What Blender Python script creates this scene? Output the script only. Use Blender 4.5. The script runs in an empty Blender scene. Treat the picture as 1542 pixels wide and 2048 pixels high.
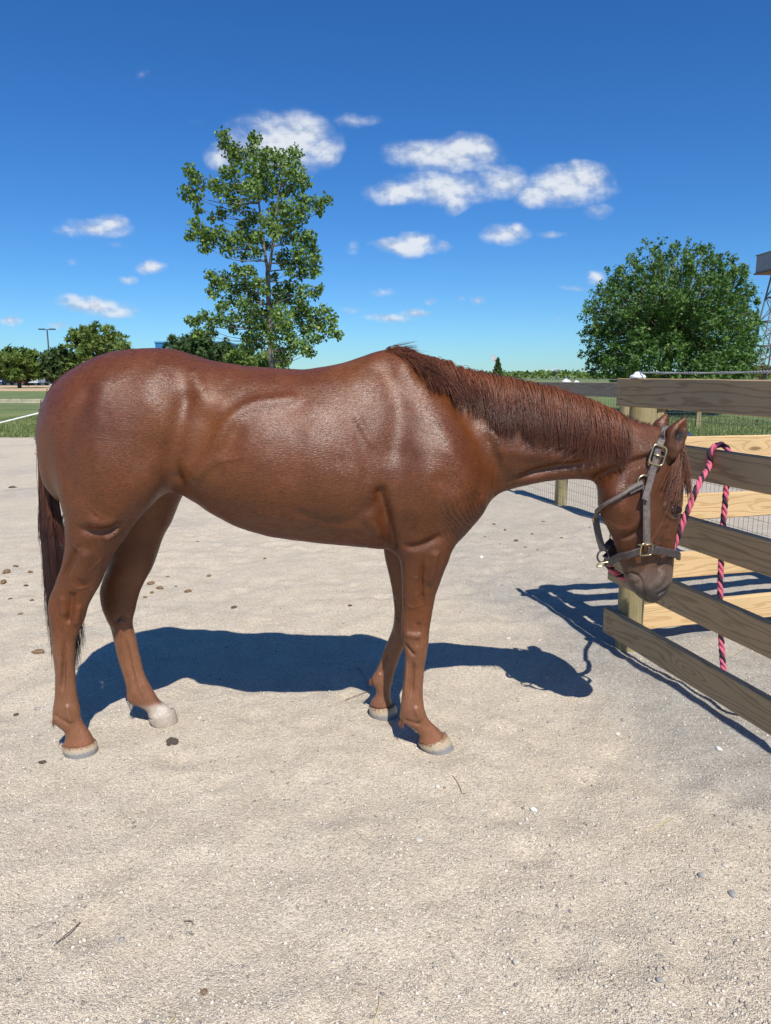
import bpy, bmesh, math, random, os
import numpy as np
from mathutils import Vector, Matrix

# ------------------------------------------------------------------ camera
S = bpy.context.scene
COL = S.collection
CAM_H, FPX, PITCH = 1.48, 1450.0, math.radians(10.5)
cam = bpy.data.cameras.new("camera")
cam.sensor_fit = 'VERTICAL'; cam.sensor_height = 36.0
cam.lens = FPX / 2048.0 * 36.0
cam.clip_start = 0.05; cam.clip_end = 6000
co = bpy.data.objects.new("camera", cam); COL.objects.link(co)
co.location = (0, 0, CAM_H); co.rotation_euler = (math.pi / 2 - PITCH, 0, 0)
S.camera = co
S.cycles.max_bounces = 5; S.cycles.diffuse_bounces = 2; S.cycles.glossy_bounces = 2; S.cycles.transmission_bounces = 2

# ------------------------------------------------------------------ light
SUN_TRAVEL = Vector((-0.205, 0.74, -1.0)).normalized()     # the way the sunlight travels
sun_el = math.asin(-SUN_TRAVEL.z)
to_sun = -SUN_TRAVEL
sun = bpy.data.lights.new("sun", 'SUN'); sun.energy = 5.0; sun.angle = math.radians(0.5)
sun.color = (1.0, 0.975, 0.925)
so = bpy.data.objects.new("sun", sun); COL.objects.link(so)
so.rotation_euler = SUN_TRAVEL.to_track_quat('-Z', 'Y').to_euler()
so.location = (3, -6, 12)
S.view_settings.view_transform = 'Standard'; S.view_settings.look = 'None'
S.view_settings.gamma = 1.0; S.view_settings.exposure = 0.12
try: S.view_settings.use_curve_mapping = False
except Exception: pass

W = bpy.data.worlds.new("World"); S.world = W; W.use_nodes = True
wn, wl = W.node_tree.nodes, W.node_tree.links
wn.clear()

def ray(px, py):
    u, v = (px - 771.0) / FPX, (1024.0 - py) / FPX
    c, s = math.cos(PITCH), math.sin(PITCH)
    return np.array((u, c + v * s, -s + v * c))
def P(px, py, Y):
    d = ray(px, py); t = Y / d[1]
    return np.array((d[0] * t, Y, CAM_H + d[2] * t))
def G(px, py, z=0.0):
    d = ray(px, py); t = (z - CAM_H) / d[2]
    return np.array((d[0] * t, d[1] * t, z))

class NG:
    """tiny helper for node graphs"""
    def __init__(s, tree): s.t = tree; s.n = tree.nodes; s.l = tree.links
    def new(s, typ, **kw):
        nd = s.n.new(typ)
        for k, v in kw.items(): setattr(nd, k, v)
        return nd
    def val(s, sock, v):
        if hasattr(v, 'is_output'): s.l.new(v, sock)
        elif v is not None: sock.default_value = v
    def math(s, op, a, b=None, c=None, clamp=False):
        nd = s.n.new('ShaderNodeMath'); nd.operation = op; nd.use_clamp = clamp
        s.val(nd.inputs[0], a)
        if b is not None: s.val(nd.inputs[1], b)
        if c is not None: s.val(nd.inputs[2], c)
        return nd.outputs[0]
    def vmath(s, op, a, b=None):
        nd = s.n.new('ShaderNodeVectorMath'); nd.operation = op
        s.val(nd.inputs[0], a)
        if b is not None: s.val(nd.inputs[1], b)
        return nd.outputs['Value'] if op in ('DOT_PRODUCT', 'LENGTH') else nd.outputs[0]
    def mix(s, f, a, b, mode='MIX'):
        nd = s.n.new('ShaderNodeMix'); nd.data_type = 'RGBA'; nd.blend_type = mode
        s.val(nd.inputs[0], f); s.val(nd.inputs[6], a); s.val(nd.inputs[7], b)
        return nd.outputs[2]
    def ramp(s, f, stops, interp='LINEAR'):
        nd = s.n.new('ShaderNodeValToRGB'); cr = nd.color_ramp; cr.interpolation = interp
        while len(cr.elements) < len(stops): cr.elements.new(0.5)
        for e, (p, c) in zip(cr.elements, stops):
            e.position = p; e.color = c if len(c) == 4 else (*c, 1)
        s.val(nd.inputs[0], f)
        return nd.outputs[0]
    def mapr(s, f, a, b, c=0.0, d=1.0, interp='SMOOTHSTEP'):
        nd = s.n.new('ShaderNodeMapRange'); nd.interpolation_type = interp
        s.val(nd.inputs[0], f)
        for i, v in enumerate((a, b, c, d)): s.val(nd.inputs[i + 1], v)
        return nd.outputs[0]
    def noise(s, vec, scale, detail=4, rough=0.55, out=0, dist=0.0):
        nd = s.n.new('ShaderNodeTexNoise')
        if vec is not None: s.l.new(vec, nd.inputs['Vector'])
        nd.inputs['Scale'].default_value = scale; nd.inputs['Detail'].default_value = detail
        nd.inputs['Roughness'].default_value = rough; nd.inputs['Distortion'].default_value = dist
        return nd.outputs[out]
    def voro(s, vec, scale, feature='F1', out='Distance', rnd=1.0):
        nd = s.n.new('ShaderNodeTexVoronoi'); nd.feature = feature
        s.l.new(vec, nd.inputs['Vector']); nd.inputs['Scale'].default_value = scale
        nd.inputs['Randomness'].default_value = rnd
        return nd.outputs[out]
    def scale(s, vec, sc, loc=(0, 0, 0), rot=(0, 0, 0)):
        nd = s.n.new('ShaderNodeMapping'); s.l.new(vec, nd.inputs[0])
        nd.inputs['Scale'].default_value = sc; nd.inputs['Location'].default_value = loc
        nd.inputs['Rotation'].default_value = rot
        return nd.outputs[0]
    def bump(s, h, strength=0.5, dist=0.01, normal=None):
        nd = s.n.new('ShaderNodeBump'); s.l.new(h, nd.inputs['Height'])
        nd.inputs['Strength'].default_value = strength; nd.inputs['Distance'].default_value = dist
        if normal is not None: s.l.new(normal, nd.inputs['Normal'])
        return nd.outputs[0]

MATS = {}
def new_mat(name):
    m = bpy.data.materials.new(name); m.use_nodes = True
    g = NG(m.node_tree); g.n.clear()
    out = g.new('ShaderNodeOutputMaterial'); b = g.new('ShaderNodeBsdfPrincipled')
    g.l.new(b.outputs[0], out.inputs[0])
    MATS[name] = m
    g.b = b; g.out = out
    tc = g.new('ShaderNodeTexCoord'); g.obj = tc.outputs['Object']; g.gen = tc.outputs['Generated']
    geo = g.new('ShaderNodeNewGeometry'); g.pos = geo.outputs['Position']; g.geo = geo
    return m, g
def simple_mat(name, col, rough=0.6, metal=0.0, var=0.15, nscale=20.0, bump=0.0, bscale=80.0, spec=0.5):
    m, g = new_mat(name)
    n = g.noise(g.obj, nscale, 5, 0.6)
    lo = tuple(c * (1 - var) for c in col); hi = tuple(min(1, c * (1 + var)) for c in col)
    c = g.ramp(n, [(0.3, lo), (0.7, hi)])
    g.l.new(c, g.b.inputs['Base Color'])
    g.b.inputs['Roughness'].default_value = rough; g.b.inputs['Metallic'].default_value = metal
    g.b.inputs['Specular IOR Level'].default_value = spec
    if bump > 0:
        g.l.new(g.bump(g.noise(g.obj, bscale, 4, 0.6), 1.0, bump), g.b.inputs['Normal'])
    return m

def link(name, me, mat=None, parent=None, smooth=False):
    o = bpy.data.objects.new(name, me); COL.objects.link(o)
    if mat is not None and len(me.materials) == 0: me.materials.append(mat)
    if parent is not None: o.parent = parent
    if smooth: me.shade_smooth()
    return o
def mesh_from(name, V, F, mat=None, parent=None, smooth=False):
    me = bpy.data.meshes.new(name)
    if isinstance(F, np.ndarray):
        V = np.asarray(V, np.float32); nf, k = F.shape
        me.vertices.add(len(V)); me.vertices.foreach_set('co', V.ravel())
        me.loops.add(nf * k); me.loops.foreach_set('vertex_index', F.ravel().astype(np.int32))
        me.polygons.add(nf)
        me.polygons.foreach_set('loop_start', np.arange(0, nf * k, k, dtype=np.int32))
        me.update(calc_edges=True); me.validate()
    else:
        me.from_pydata([tuple(v) for v in V], [], F); me.update()
    return link(name, me, mat, parent, smooth)
def tag(o, label=None, cat=None, group=None, kind=None):
    if label: o['label'] = label
    if cat: o['category'] = cat
    if group: o['group'] = group
    if kind: o['kind'] = kind
    return o
def empty(name, loc=(0, 0, 0)):
    o = bpy.data.objects.new(name, None); o.location = loc; o.empty_display_size = 0.1
    COL.objects.link(o); return o
def child_at(o, parent):
    """parent while keeping world-space vertex coordinates valid (parent has translation only)"""
    o.parent = parent; o.matrix_parent_inverse = Matrix.Translation(-Vector(parent.location))
    return o

def hermite(xs, ys, x):
    """smooth monotone-ish cubic interpolation through points"""
    xs = np.asarray(xs, float); ys = np.asarray(ys, float)
    d = np.diff(ys) / np.diff(xs); m = np.zeros_like(ys)
    m[1:-1] = np.where(d[:-1] * d[1:] > 0, 2 * d[:-1] * d[1:] / (d[:-1] + d[1:] + 1e-12), 0)
    m[0], m[-1] = d[0], d[-1]
    x = np.clip(x, xs[0], xs[-1])
    i = np.clip(np.searchsorted(xs, x) - 1, 0, len(xs) - 2)
    h = xs[i + 1] - xs[i]; t = (x - xs[i]) / h
    return ((1 + 2 * t) * (1 - t) ** 2 * ys[i] + t * (1 - t) ** 2 * h * m[i]
            + t * t * (3 - 2 * t) * ys[i + 1] + t * t * (t - 1) * h * m[i + 1])
def catmull(pts, n):
    """resample a polyline smoothly to n points by arc length"""
    p = np.asarray(pts, float)
    pp = np.vstack([2 * p[0] - p[1], p, 2 * p[-1] - p[-2]])
    out = []
    for i in range(len(p) - 1):
        a, b, c, d = pp[i], pp[i + 1], pp[i + 2], pp[i + 3]
        for t in np.linspace(0, 1, 12, endpoint=False):
            out.append(0.5 * ((2 * b) + (-a + c) * t + (2 * a - 5 * b + 4 * c - d) * t * t + (-a + 3 * b - 3 * c + d) * t ** 3))
    out.append(p[-1]); out = np.array(out)
    s = np.concatenate([[0], np.cumsum(np.linalg.norm(np.diff(out, axis=0), axis=1))])
    q = np.linspace(0, s[-1], n)
    return np.stack([np.interp(q, s, out[:, k]) for k in range(out.shape[1])], 1)
def frames(p):
    t = np.gradient(p, axis=0); t /= np.linalg.norm(t, axis=1)[:, None] + 1e-12
    n = np.zeros_like(p); a = np.array((0, 0, 1.0)) if abs(t[0, 2]) < 0.9 else np.array((1.0, 0, 0))
    v = a - t[0] * (a @ t[0]); n[0] = v / np.linalg.norm(v)
    for i in range(1, len(p)):
        v = n[i - 1] - t[i] * (n[i - 1] @ t[i]); n[i] = v / (np.linalg.norm(v) + 1e-12)
    return t, n, np.cross(t, n)
def tube(pts, r, sides=8, closed=False):
    """(verts, quad faces) of a tube along pts; r may be an array"""
    p = np.asarray(pts, float); t, n, b = frames(p)
    r = np.broadcast_to(np.asarray(r, float), (len(p),))
    a = np.arange(sides) * 2 * math.pi / sides
    V = p[:, None, :] + r[:, None, None] * (np.cos(a)[None, :, None] * n[:, None, :] + np.sin(a)[None, :, None] * b[:, None, :])
    V = V.reshape(-1, 3); F = []
    m = len(p)
    for i in range(m if closed else m - 1):
        for j in range(sides):
            k = (j + 1) % sides; i2 = (i + 1) % m
            F.append((i * sides + j, i * sides + k, i2 * sides + k, i2 * sides + j))
    if not closed:
        F.append(tuple(range(sides - 1, -1, -1))); F.append(tuple((m - 1) * sides + j for j in range(sides)))
    return [tuple(v) for v in V], F
class MB:
    """collects pieces of one mesh"""
    def __init__(s): s.V = []; s.F = []
    def add(s, V, F):
        o = len(s.V); s.V += [tuple(v) for v in V]; s.F += [tuple(i + o for i in f) for f in F]; return s
    def tube(s, pts, r, sides=8, closed=False): return s.add(*tube(pts, r, sides, closed))
    def box(s, c, size, rz=0.0, M=None):
        x, y, z = (d / 2 for d in size); V = [(sx * x, sy * y, sz * z) for sz in (-1, 1) for sx, sy in ((-1, -1), (1, -1), (1, 1), (-1, 1))]
        R = M if M is not None else Matrix.Rotation(rz, 3, 'Z')
        V = [tuple(R @ Vector(v) + Vector(c)) for v in V]
        return s.add(V, [(3, 2, 1, 0), (4, 5, 6, 7), (0, 1, 5, 4), (1, 2, 6, 5), (2, 3, 7, 6), (3, 0, 4, 7)])
    def build(s, name, mat=None, parent=None, smooth=False): return mesh_from(name, s.V, s.F, mat, parent, smooth)
# ------------------------------------------------------------------ sky with fair-weather clouds
g = NG(W.node_tree)
SKY = 0.076
sky = g.new('ShaderNodeTexSky', sky_type='NISHITA'); sky.sun_disc = False
sky.sun_elevation = sun_el; sky.sun_rotation = math.atan2(to_sun.x, to_sun.y)
sky.altitude = 200; sky.air_density = 1.0; sky.dust_density = 0.12; sky.ozone_density = 3.0
hs = g.new('ShaderNodeHueSaturation'); g.l.new(sky.outputs[0], hs.inputs['Color'])
hs.inputs['Saturation'].default_value = 1.22; hs.inputs['Hue'].default_value = .5; hs.inputs['Value'].default_value = 1.0
tc = g.new('ShaderNodeTexCoord'); d = tc.outputs['Generated']
sx = g.new('ShaderNodeSeparateXYZ'); g.l.new(d, sx.inputs[0])
yy = g.math('MAXIMUM', sx.outputs[1], .05)
cu = g.math('DIVIDE', sx.outputs[0], yy); cv = g.math('DIVIDE', sx.outputs[2], yy)
cb = g.new('ShaderNodeCombineXYZ'); g.l.new(cu, cb.inputs[0]); g.l.new(cv, cb.inputs[1])
CLOUDS = [(560, 288, 122, 62, 1), (600, 270, 70, 52, 1), (640, 298, 50, 38, .8), (440, 312, 42, 30, .75), (717, 243, 62, 15, .45), (285, 143, 17, 12, .25), (395, 247, 25, 8, .15),
          (880, 310, 130, 36, 1), (930, 297, 75, 30, 1), (965, 300, 34, 32, .95), (800, 388, 80, 24, 1), (890, 378, 110, 38, 1), (915, 398, 40, 28, .8), (1005, 362, 60, 34, .9), (1130, 372, 112, 42, 1), (1170, 358, 56, 36, 1), (1070, 385, 60, 30, .95), (1198, 424, 34, 17, .5), (1228, 365, 14, 12, .4), (985, 335, 50, 16, .5),
          (815, 492, 82, 22, .95), (835, 480, 44, 22, 1), (885, 490, 28, 16, .5), (708, 495, 16, 22, .32), (1012, 470, 56, 24, .9), (1030, 462, 26, 20, .9), (1100, 470, 40, 11, .4),
          (190, 455, 84, 20, .7), (222, 443, 42, 20, .85), (145, 460, 44, 17, .5), (305, 531, 42, 16, .9), (258, 556, 24, 11, .55), (145, 523, 18, 9, .35), (228, 487, 28, 10, .25), (190, 610, 90, 20, .8), (230, 622, 60, 17, .75), (150, 600, 40, 12, .5),
          (18, 645, 34, 11, .7), (120, 656, 28, 10, .7), (768, 583, 42, 12, .3), (780, 638, 66, 13, .65), (828, 627, 36, 11, .7), (705, 622, 42, 9, .3), (858, 603, 16, 8, .35), (920, 596, 15, 8, .5), (960, 598, 21, 11, .55), (1195, 548, 26, 13, .8), (1150, 577, 44, 8, .4), (1488, 630, 34, 11, .6), (1480, 655, 44, 16, .3), (1118, 640, 15, 9, .2), (1105, 735, 36, 8, .45), (1200, 560, 40, 16, .3),
          # the same sky goes on beside and above the view
          (-400, 420, 160, 50, 1), (-300, 610, 120, 22, .8), (-800, 300, 220, 80, 1), (-1100, 560, 260, 40, .8), (1900, 400, 180, 50, 1), (2100, 590, 140, 24, .8), (2500, 250, 240, 80, 1)]
FX = .97
skyc = g.mix(1.0, hs.outputs[0], (.61, 1.03, 1.47, 1), 'MULTIPLY')
bgs = g.new('ShaderNodeBackground'); bgs.inputs[1].default_value = SKY; g.l.new(skyc, bgs.inputs[0])
out_sh = bgs.outputs[0]
# clouds are worked out only in the patches of sky that hold them
def uv(x, y): dd = ray(x, y); return dd[0] / dd[1], dd[2] / dd[1]
for lo, hi, ylo, yhi in [(-1500, -100, 150, 700), (-100, 395, 90, 690), (395, 690, 180, 690), (690, 1000, 200, 690), (1000, 1290, 260, 760), (1290, 1650, 520, 700), (1650, 2900, 100, 660)]:
    grp = [c for c in CLOUDS if c[0] + c[2] * 1.15 > lo and c[0] - c[2] * 1.15 < hi and ylo - 150 < c[1] < yhi + 150]
    acc = None
    cpos = g.n.new('ShaderNodeVectorMath'); cpos.operation = 'MULTIPLY'; g.l.new(cb.outputs[0], cpos.inputs[0]); cpos.inputs[1].default_value = (1, 1.35, 0)
    wob = g.noise(cb.outputs[0], 15.0, 3, .55, out=1)
    wv = g.vmath('SUBTRACT', wob, (.5, .5, .5)); sc_ = g.n.new('ShaderNodeVectorMath'); sc_.operation = 'MULTIPLY'; g.l.new(wv, sc_.inputs[0]); sc_.inputs[1].default_value = (.030, .022, 0)
    pv = g.vmath('ADD', cb.outputs[0], sc_.outputs[0])
    for (x, y, rx, ry, op) in grp:
        a_, b_ = uv(x, y)
        s_ = g.n.new('ShaderNodeVectorMath'); s_.operation = 'SUBTRACT'; g.l.new(pv, s_.inputs[0]); s_.inputs[1].default_value = (a_, b_, 0)
        k_ = g.n.new('ShaderNodeVectorMath'); k_.operation = 'MULTIPLY'; g.l.new(s_.outputs[0], k_.inputs[0]); k_.inputs[1].default_value = (FPX * FX / rx, FPX * .93 / ry, 0)
        v_ = g.math('MULTIPLY_ADD', g.vmath('LENGTH', k_.outputs[0]), -op, op)
        acc = v_ if acc is None else g.math('MAXIMUM', acc, v_)
    f1 = g.noise(cpos.outputs[0], 26.0, 6, .58)
    f2 = g.noise(g.vmath('ADD', cpos.outputs[0], (.003, .009, 0)), 26.0, 4, .58)
    den = g.math('ADD', acc, g.math('MULTIPLY', g.math('SUBTRACT', f1, .53), .85))
    alpha = g.math('MULTIPLY', g.math('MULTIPLY', g.mapr(den, -.06, .80), g.mapr(acc, .0, .22)), .94)
    lit = g.math('ADD', g.math('MULTIPLY', g.math('SUBTRACT', f1, f2), 1.5), g.mapr(den, .1, .9, -.08, .16), clamp=False)
    e_ = 1 / SKY / 1.087
    ccol = g.mix(g.mapr(lit, -.22, .22), (.44 * e_, .53 * e_, .70 * e_, 1), (.80 * e_, .84 * e_, .90 * e_, 1))
    bgc = g.new('ShaderNodeBackground'); bgc.inputs[1].default_value = SKY; g.l.new(g.mix(alpha, skyc, ccol), bgc.inputs[0])
    u0, u1 = uv(lo, 500)[0], uv(hi, 500)[0]; v1, v0 = uv(700, ylo)[1], uv(700, yhi)[1]
    mk = g.math('MULTIPLY', g.math('MULTIPLY', g.math('GREATER_THAN', cu, u0), g.math('LESS_THAN', cu, u1)), g.math('MULTIPLY', g.math('GREATER_THAN', cv, v0), g.math('LESS_THAN', cv, v1)))
    mk = g.math('MULTIPLY', mk, g.math('GREATER_THAN', sx.outputs[1], .06))
    mx = g.new('ShaderNodeMixShader'); g.l.new(mk, mx.inputs[0]); g.l.new(out_sh, mx.inputs[1]); g.l.new(bgc.outputs[0], mx.inputs[2]); out_sh = mx.outputs[0]
ow = g.new('ShaderNodeOutputWorld'); g.l.new(out_sh, ow.inputs[0])
W.cycles.sampling_method = 'MANUAL'; W.cycles.sample_map_resolution = 512
# ================================================================== ground
rg = np.random.RandomState(11)
def nz2(x, y, sc, seed):
    q = np.stack([x * sc + seed, y * sc + seed * 1.7], -1); i = np.floor(q).astype(np.int64); t = q - i; t = t * t * (3 - 2 * t); r = 0
    for a in (0, 1):
        for b in (0, 1):
            h = (i[..., 0] + a) * 374761393 + (i[..., 1] + b) * 668265263 + int(seed * 977)
            h = (h ^ (h >> 13)) * 1274126177; h = ((h ^ (h >> 16)) & 0xffff) / 65535.0
            r = r + h * (t[..., 0] if a else 1 - t[..., 0]) * (t[..., 1] if b else 1 - t[..., 1])
    return r - .5
HOOVES = [(-1.12, 2.69), (-.80, 2.945), (.195, 2.715), (-.01, 3.0)]
PRINTS = [(rg.uniform(-2.2, 2.2), rg.uniform(1.0, 7.0), rg.uniform(.045, .075), rg.uniform(.003, .012)) for _ in range(230)]
def ground_z(x, y):
    x = np.asarray(x, float); y = np.asarray(y, float)
    z = nz2(x, y, 1.3, 3.) * .034 + nz2(x, y, 3.1, 8.) * .026 + nz2(x, y, 7.7, 5.) * .018 + nz2(x, y, 16., 2.) * .008 + nz2(x, y, 31., 6.) * .0035
    for px_, py_, r, dp in PRINTS:
        d2 = ((x - px_) ** 2 + (y - py_) ** 2) / r ** 2
        z = z - dp * np.exp(-d2) + dp * .55 * np.exp(-(np.sqrt(d2) - 1.5) ** 2 * 4)
    for hx, hy in HOOVES:
        z = z * (1 - np.exp(-((x - hx) ** 2 + (y - hy) ** 2) / .12 ** 2))
    r = np.hypot(x, y - 3)
    return z * np.clip(1.25 - r / 16, 0, 1)
def graded(lo, hi, step, far, gmul=1.22):
    a = list(np.arange(lo, hi + 1e-6, step)); s = step
    up = [hi]; 
    while up[-1] < far: s *= gmul; up.append(up[-1] + s)
    s = step; dn = [lo]
    while dn[-1] > -far: s *= gmul; dn.append(dn[-1] - s)
    return np.array(dn[::-1][:-1] + a + up[1:])
gx = graded(-2.6, 2.8, .026, 3500); gy = graded(.8, 7.0, .026, 3500)
X, Y = np.meshgrid(gx, gy, indexing='ij'); Z = ground_z(X, Y)
nx, ny = X.shape
idx = np.arange(nx * ny).reshape(nx, ny)
GF = np.stack([idx[:-1, :-1], idx[1:, :-1], idx[1:, 1:], idx[:-1, 1:]], -1).reshape(-1, 4)
m, g = new_mat('sandy_gravel')
sep = g.new('ShaderNodeSeparateXYZ'); g.l.new(g.pos, sep.inputs[0])
px_, py_ = sep.outputs[0], sep.outputs[1]
n1 = g.noise(g.pos, .9, 5, .55); n2 = g.noise(g.pos, 5.5, 5, .6); n3 = g.noise(g.pos, 34, 5, .65)
sand = g.ramp(g.math('ADD', g.math('MULTIPLY', n2, .75), g.math('MULTIPLY', n3, .25)), [(.30, (.535, .438, .318)), (.50, (.585, .490, .364)), (.72, (.64, .545, .415))])
grey = g.ramp(g.math('ADD', g.math('MULTIPLY', n2, .5), g.math('MULTIPLY', n3, .5)), [(.30, (.27, .245, .205)), (.52, (.38, .35, .30)), (.75, (.50, .46, .395))])
# grey gravel lies along the fence line, sand is trodden in the open
fd = g.math('ADD', g.math('MULTIPLY', px_, .967), g.math('MULTIPLY', py_, .256))
fmask = g.mapr(g.math('ADD', fd, g.math('MULTIPLY', g.math('SUBTRACT', n1, .5), 1.5)), 1.35, 2.15)
far_m = g.math('MULTIPLY', g.mapr(py_, 4.0, 9.0), g.mapr(n1, .45, .66)); blot = g.math('MULTIPLY', g.mapr(n1, .58, .72), .35)
gm = g.math('MAXIMUM', g.math('MAXIMUM', g.math('MULTIPLY', g.math('MULTIPLY', fmask, g.mapr(py_, 4.0, 6.0, .9, .38)), g.mapr(g.math('ADD', py_, g.math('MULTIPLY', g.math('SUBTRACT', n1, .5), 1.2)), 1.75, 2.5)), g.math('MULTIPLY', far_m, .35)), blot)
base = g.mix(gm, sand, grey)
# single grains
va = g.new('ShaderNodeTexVoronoi'); g.l.new(g.pos, va.inputs['Vector']); va.inputs['Scale'].default_value = 270; vc, vd = va.outputs['Color'], va.outputs['Distance']
vb = g.new('ShaderNodeTexVoronoi'); g.l.new(g.pos, vb.inputs['Vector']); vb.inputs['Scale'].default_value = 115; vc2, vd2 = vb.outputs['Color'], vb.outputs['Distance']
sp = g.new('ShaderNodeSeparateColor'); g.l.new(vc, sp.inputs[0]); sp2 = g.new('ShaderNodeSeparateColor'); g.l.new(vc2, sp2.inputs[0])
gr = g.mapr(sp.outputs[0], 0, 1, .76, 1.22, 'LINEAR'); gr2 = g.mapr(sp2.outputs[1], 0, 1, .90, 1.10, 'LINEAR')
base = g.mix(1.0, base, g.math('MULTIPLY', gr, gr2), 'MULTIPLY')
g.l.new(base, g.b.inputs['Base Color']); g.b.inputs['Roughness'].default_value = .95; g.b.inputs['Specular IOR Level'].default_value = .2
h = g.math('ADD', g.math('MULTIPLY', g.math('SUBTRACT', 1.0, vd), .65), g.math('ADD', g.math('MULTIPLY', g.math('SUBTRACT', 1.0, vd2), .6), g.math('MULTIPLY', n3, 1.6)))
g.l.new(g.bump(h, .72, .0080), g.b.inputs['Normal'])
SAND = m
ground = mesh_from('ground', np.stack([X, Y, Z], -1).reshape(-1, 3), GF, SAND, None, True)
tag(ground, kind='structure')

# loose grains on the sand
def grains(n, xr, yr, rmin, rmax, seed):
    r_ = np.random.RandomState(seed)
    u = r_.uniform(0, 1, n); yv = yr[0] * (yr[1] / yr[0]) ** u; half = .56 * (yv + .35)
    xv = r_.uniform(-1, 1, n) * half; s = r_.uniform(0, 1, n) ** 2.5 * (rmax - rmin) + rmin
    oct_ = np.array([(1, 0, 0), (0, 1, 0), (-1, 0, 0), (0, -1, 0), (0, 0, .8), (0, 0, -.8)])
    F0 = np.array([(0, 1, 4), (1, 2, 4), (2, 3, 4), (3, 0, 4), (1, 0, 5), (2, 1, 5), (3, 2, 5), (0, 3, 5)])
    V = oct_[None] * (r_.uniform(.6, 1.25, (n, 6, 1))) * s[:, None, None]; a = r_.uniform(0, 6.28, n); c, s2 = np.cos(a)[:, None], np.sin(a)[:, None]
    V = np.stack([V[..., 0] * c - V[..., 1] * s2, V[..., 0] * s2 + V[..., 1] * c, V[..., 2] * .75 + V[..., 0] * .15], -1)
    V += np.stack([xv, yv, ground_z(xv, yv) + s * .15], -1)[:, None]
    F = (F0[None] + (np.arange(n) * 6)[:, None, None]).reshape(-1, 3)
    return V.reshape(-1, 3), F, np.repeat(r_.uniform(0, 1, n), 6)
m, g = new_mat('grit')
at = g.new('ShaderNodeAttribute', attribute_name='rnd')
g.l.new(g.ramp(at.outputs['Fac'], [(0, (.22, .195, .165)), (.22, (.42, .37, .30)), (.6, (.59, .515, .41)), (1, (.72, .64, .53))]), g.b.inputs['Base Color']); g.b.inputs['Roughness'].default_value = .9
V, F, R = grains(88000, None, (1.1, 5.5), .0012, .0046, 5)
V2, F2, R2 = grains(11000, None, (1.1, 7.5), .0030, .0085, 6)
F = np.concatenate([F, F2 + len(V)]); V = np.concatenate([V, V2]); R = np.concatenate([R, R2])
grit = mesh_from('gravel', V, F, m); a_ = grit.data.attributes.new('rnd', 'FLOAT', 'POINT'); a_.data.foreach_set('value', R.astype(np.float32))
tag(grit, 'fine loose beige grit scattered over the sandy yard', 'gravel', kind='stuff')

# grass field, dirt track
m, g = new_mat('field_grass')
n1 = g.noise(g.pos, .35, 6, .65); n2 = g.noise(g.scale(g.pos, (3, 1, 3)), 3.0, 5, .7)
c = g.ramp(g.math('ADD', g.math('MULTIPLY', n1, .55), g.math('MULTIPLY', n2, .45)), [(.33, (.085, .125, .030)), (.5, (.14, .185, .05)), (.64, (.24, .235, .085)), (.75, (.30, .27, .13))])
g.l.new(c, g.b.inputs['Base Color']); g.b.inputs['Roughness'].default_value = .9
g.l.new(g.bump(n2, 1.0, .06), g.b.inputs['Normal'])
GRASS = m
r_ = np.random.RandomState(4)
xs = np.concatenate([[-3000], np.linspace(-40, 40, 160), [3000]])
ed = 18.3 + np.cumsum(r_.normal(0, .06, len(xs))) * .4 + r_.normal(0, .09, len(xs)); ed[0] = ed[-1] = 18.3
V = [(x, e, .012) for x, e in zip(xs, ed)] + [(x, 3400, .012) for x in xs]; n = len(xs)
tag(mesh_from('grass_field', V, [(i, i + 1, n + i + 1, n + i) for i in range(n - 1)], GRASS), kind='structure')
m, g = new_mat('track_dirt'); n1 = g.noise(g.scale(g.pos, (.2, 1, 1)), .8, 5, .6)
g.l.new(g.ramp(n1, [(.3, (.40, .26, .13)), (.7, (.62, .45, .26))]), g.b.inputs['Base Color']); g.b.inputs['Roughness'].default_value = .95
tag(mesh_from('track', [(-400, 80, .03), (120, 80, .03), (120, 138, .03), (-400, 138, .03)], [(0, 1, 2, 3)], m), kind='structure')
tag(mesh_from('parking_lot', [(-400, 140, .034), (-30, 140, .034), (-30, 200, .034), (-400, 200, .034)], [(0, 1, 2, 3)], simple_mat('asphalt', (.06, .06, .06), .9)), kind='structure')
# grass blades where the field meets the sand
def blades(n, xr, yr, hmax, seed):
    r_ = np.random.RandomState(seed); x = r_.uniform(*xr, n); y = yr[0] + (yr[1] - yr[0]) * r_.uniform(0, 1, n) ** 1.6
    hgt = r_.uniform(.35, 1, n) * hmax; a = r_.uniform(0, 6.28, n); w = r_.uniform(.006, .014, n); lx, ly = r_.normal(0, .5, n) * hgt, r_.normal(0, .4, n) * hgt
    p = np.stack([x, y, np.full(n, .01)], -1); dx = np.stack([np.cos(a) * w, np.sin(a) * w, 0 * w], -1); tip = p + np.stack([lx, ly, hgt], -1)
    V = np.stack([p - dx, p + dx, tip], 1).reshape(-1, 3); return V, np.arange(n * 3).reshape(-1, 3), np.repeat(r_.uniform(0, 1, n), 3)
m, g = new_mat('grass_blade'); at = g.new('ShaderNodeAttribute', attribute_name='rnd')
g.l.new(g.ramp(at.outputs['Fac'], [(0, (.06, .11, .02)), (.5, (.12, .18, .04)), (.85, (.22, .24, .07)), (1, (.34, .30, .14))]), g.b.inputs['Base Color']); g.b.inputs['Roughness'].default_value = .6
A = [blades(26000, (-14, -7.5), (18.2, 34), .10, 1), blades(22000, (6.5, 13), (18.2, 32), .10, 2), blades(9000, (-7.5, 6.5), (18.2, 24), .10, 3)]
V = np.concatenate([a[0] for a in A]); R = np.concatenate([a[2] for a in A])
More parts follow.
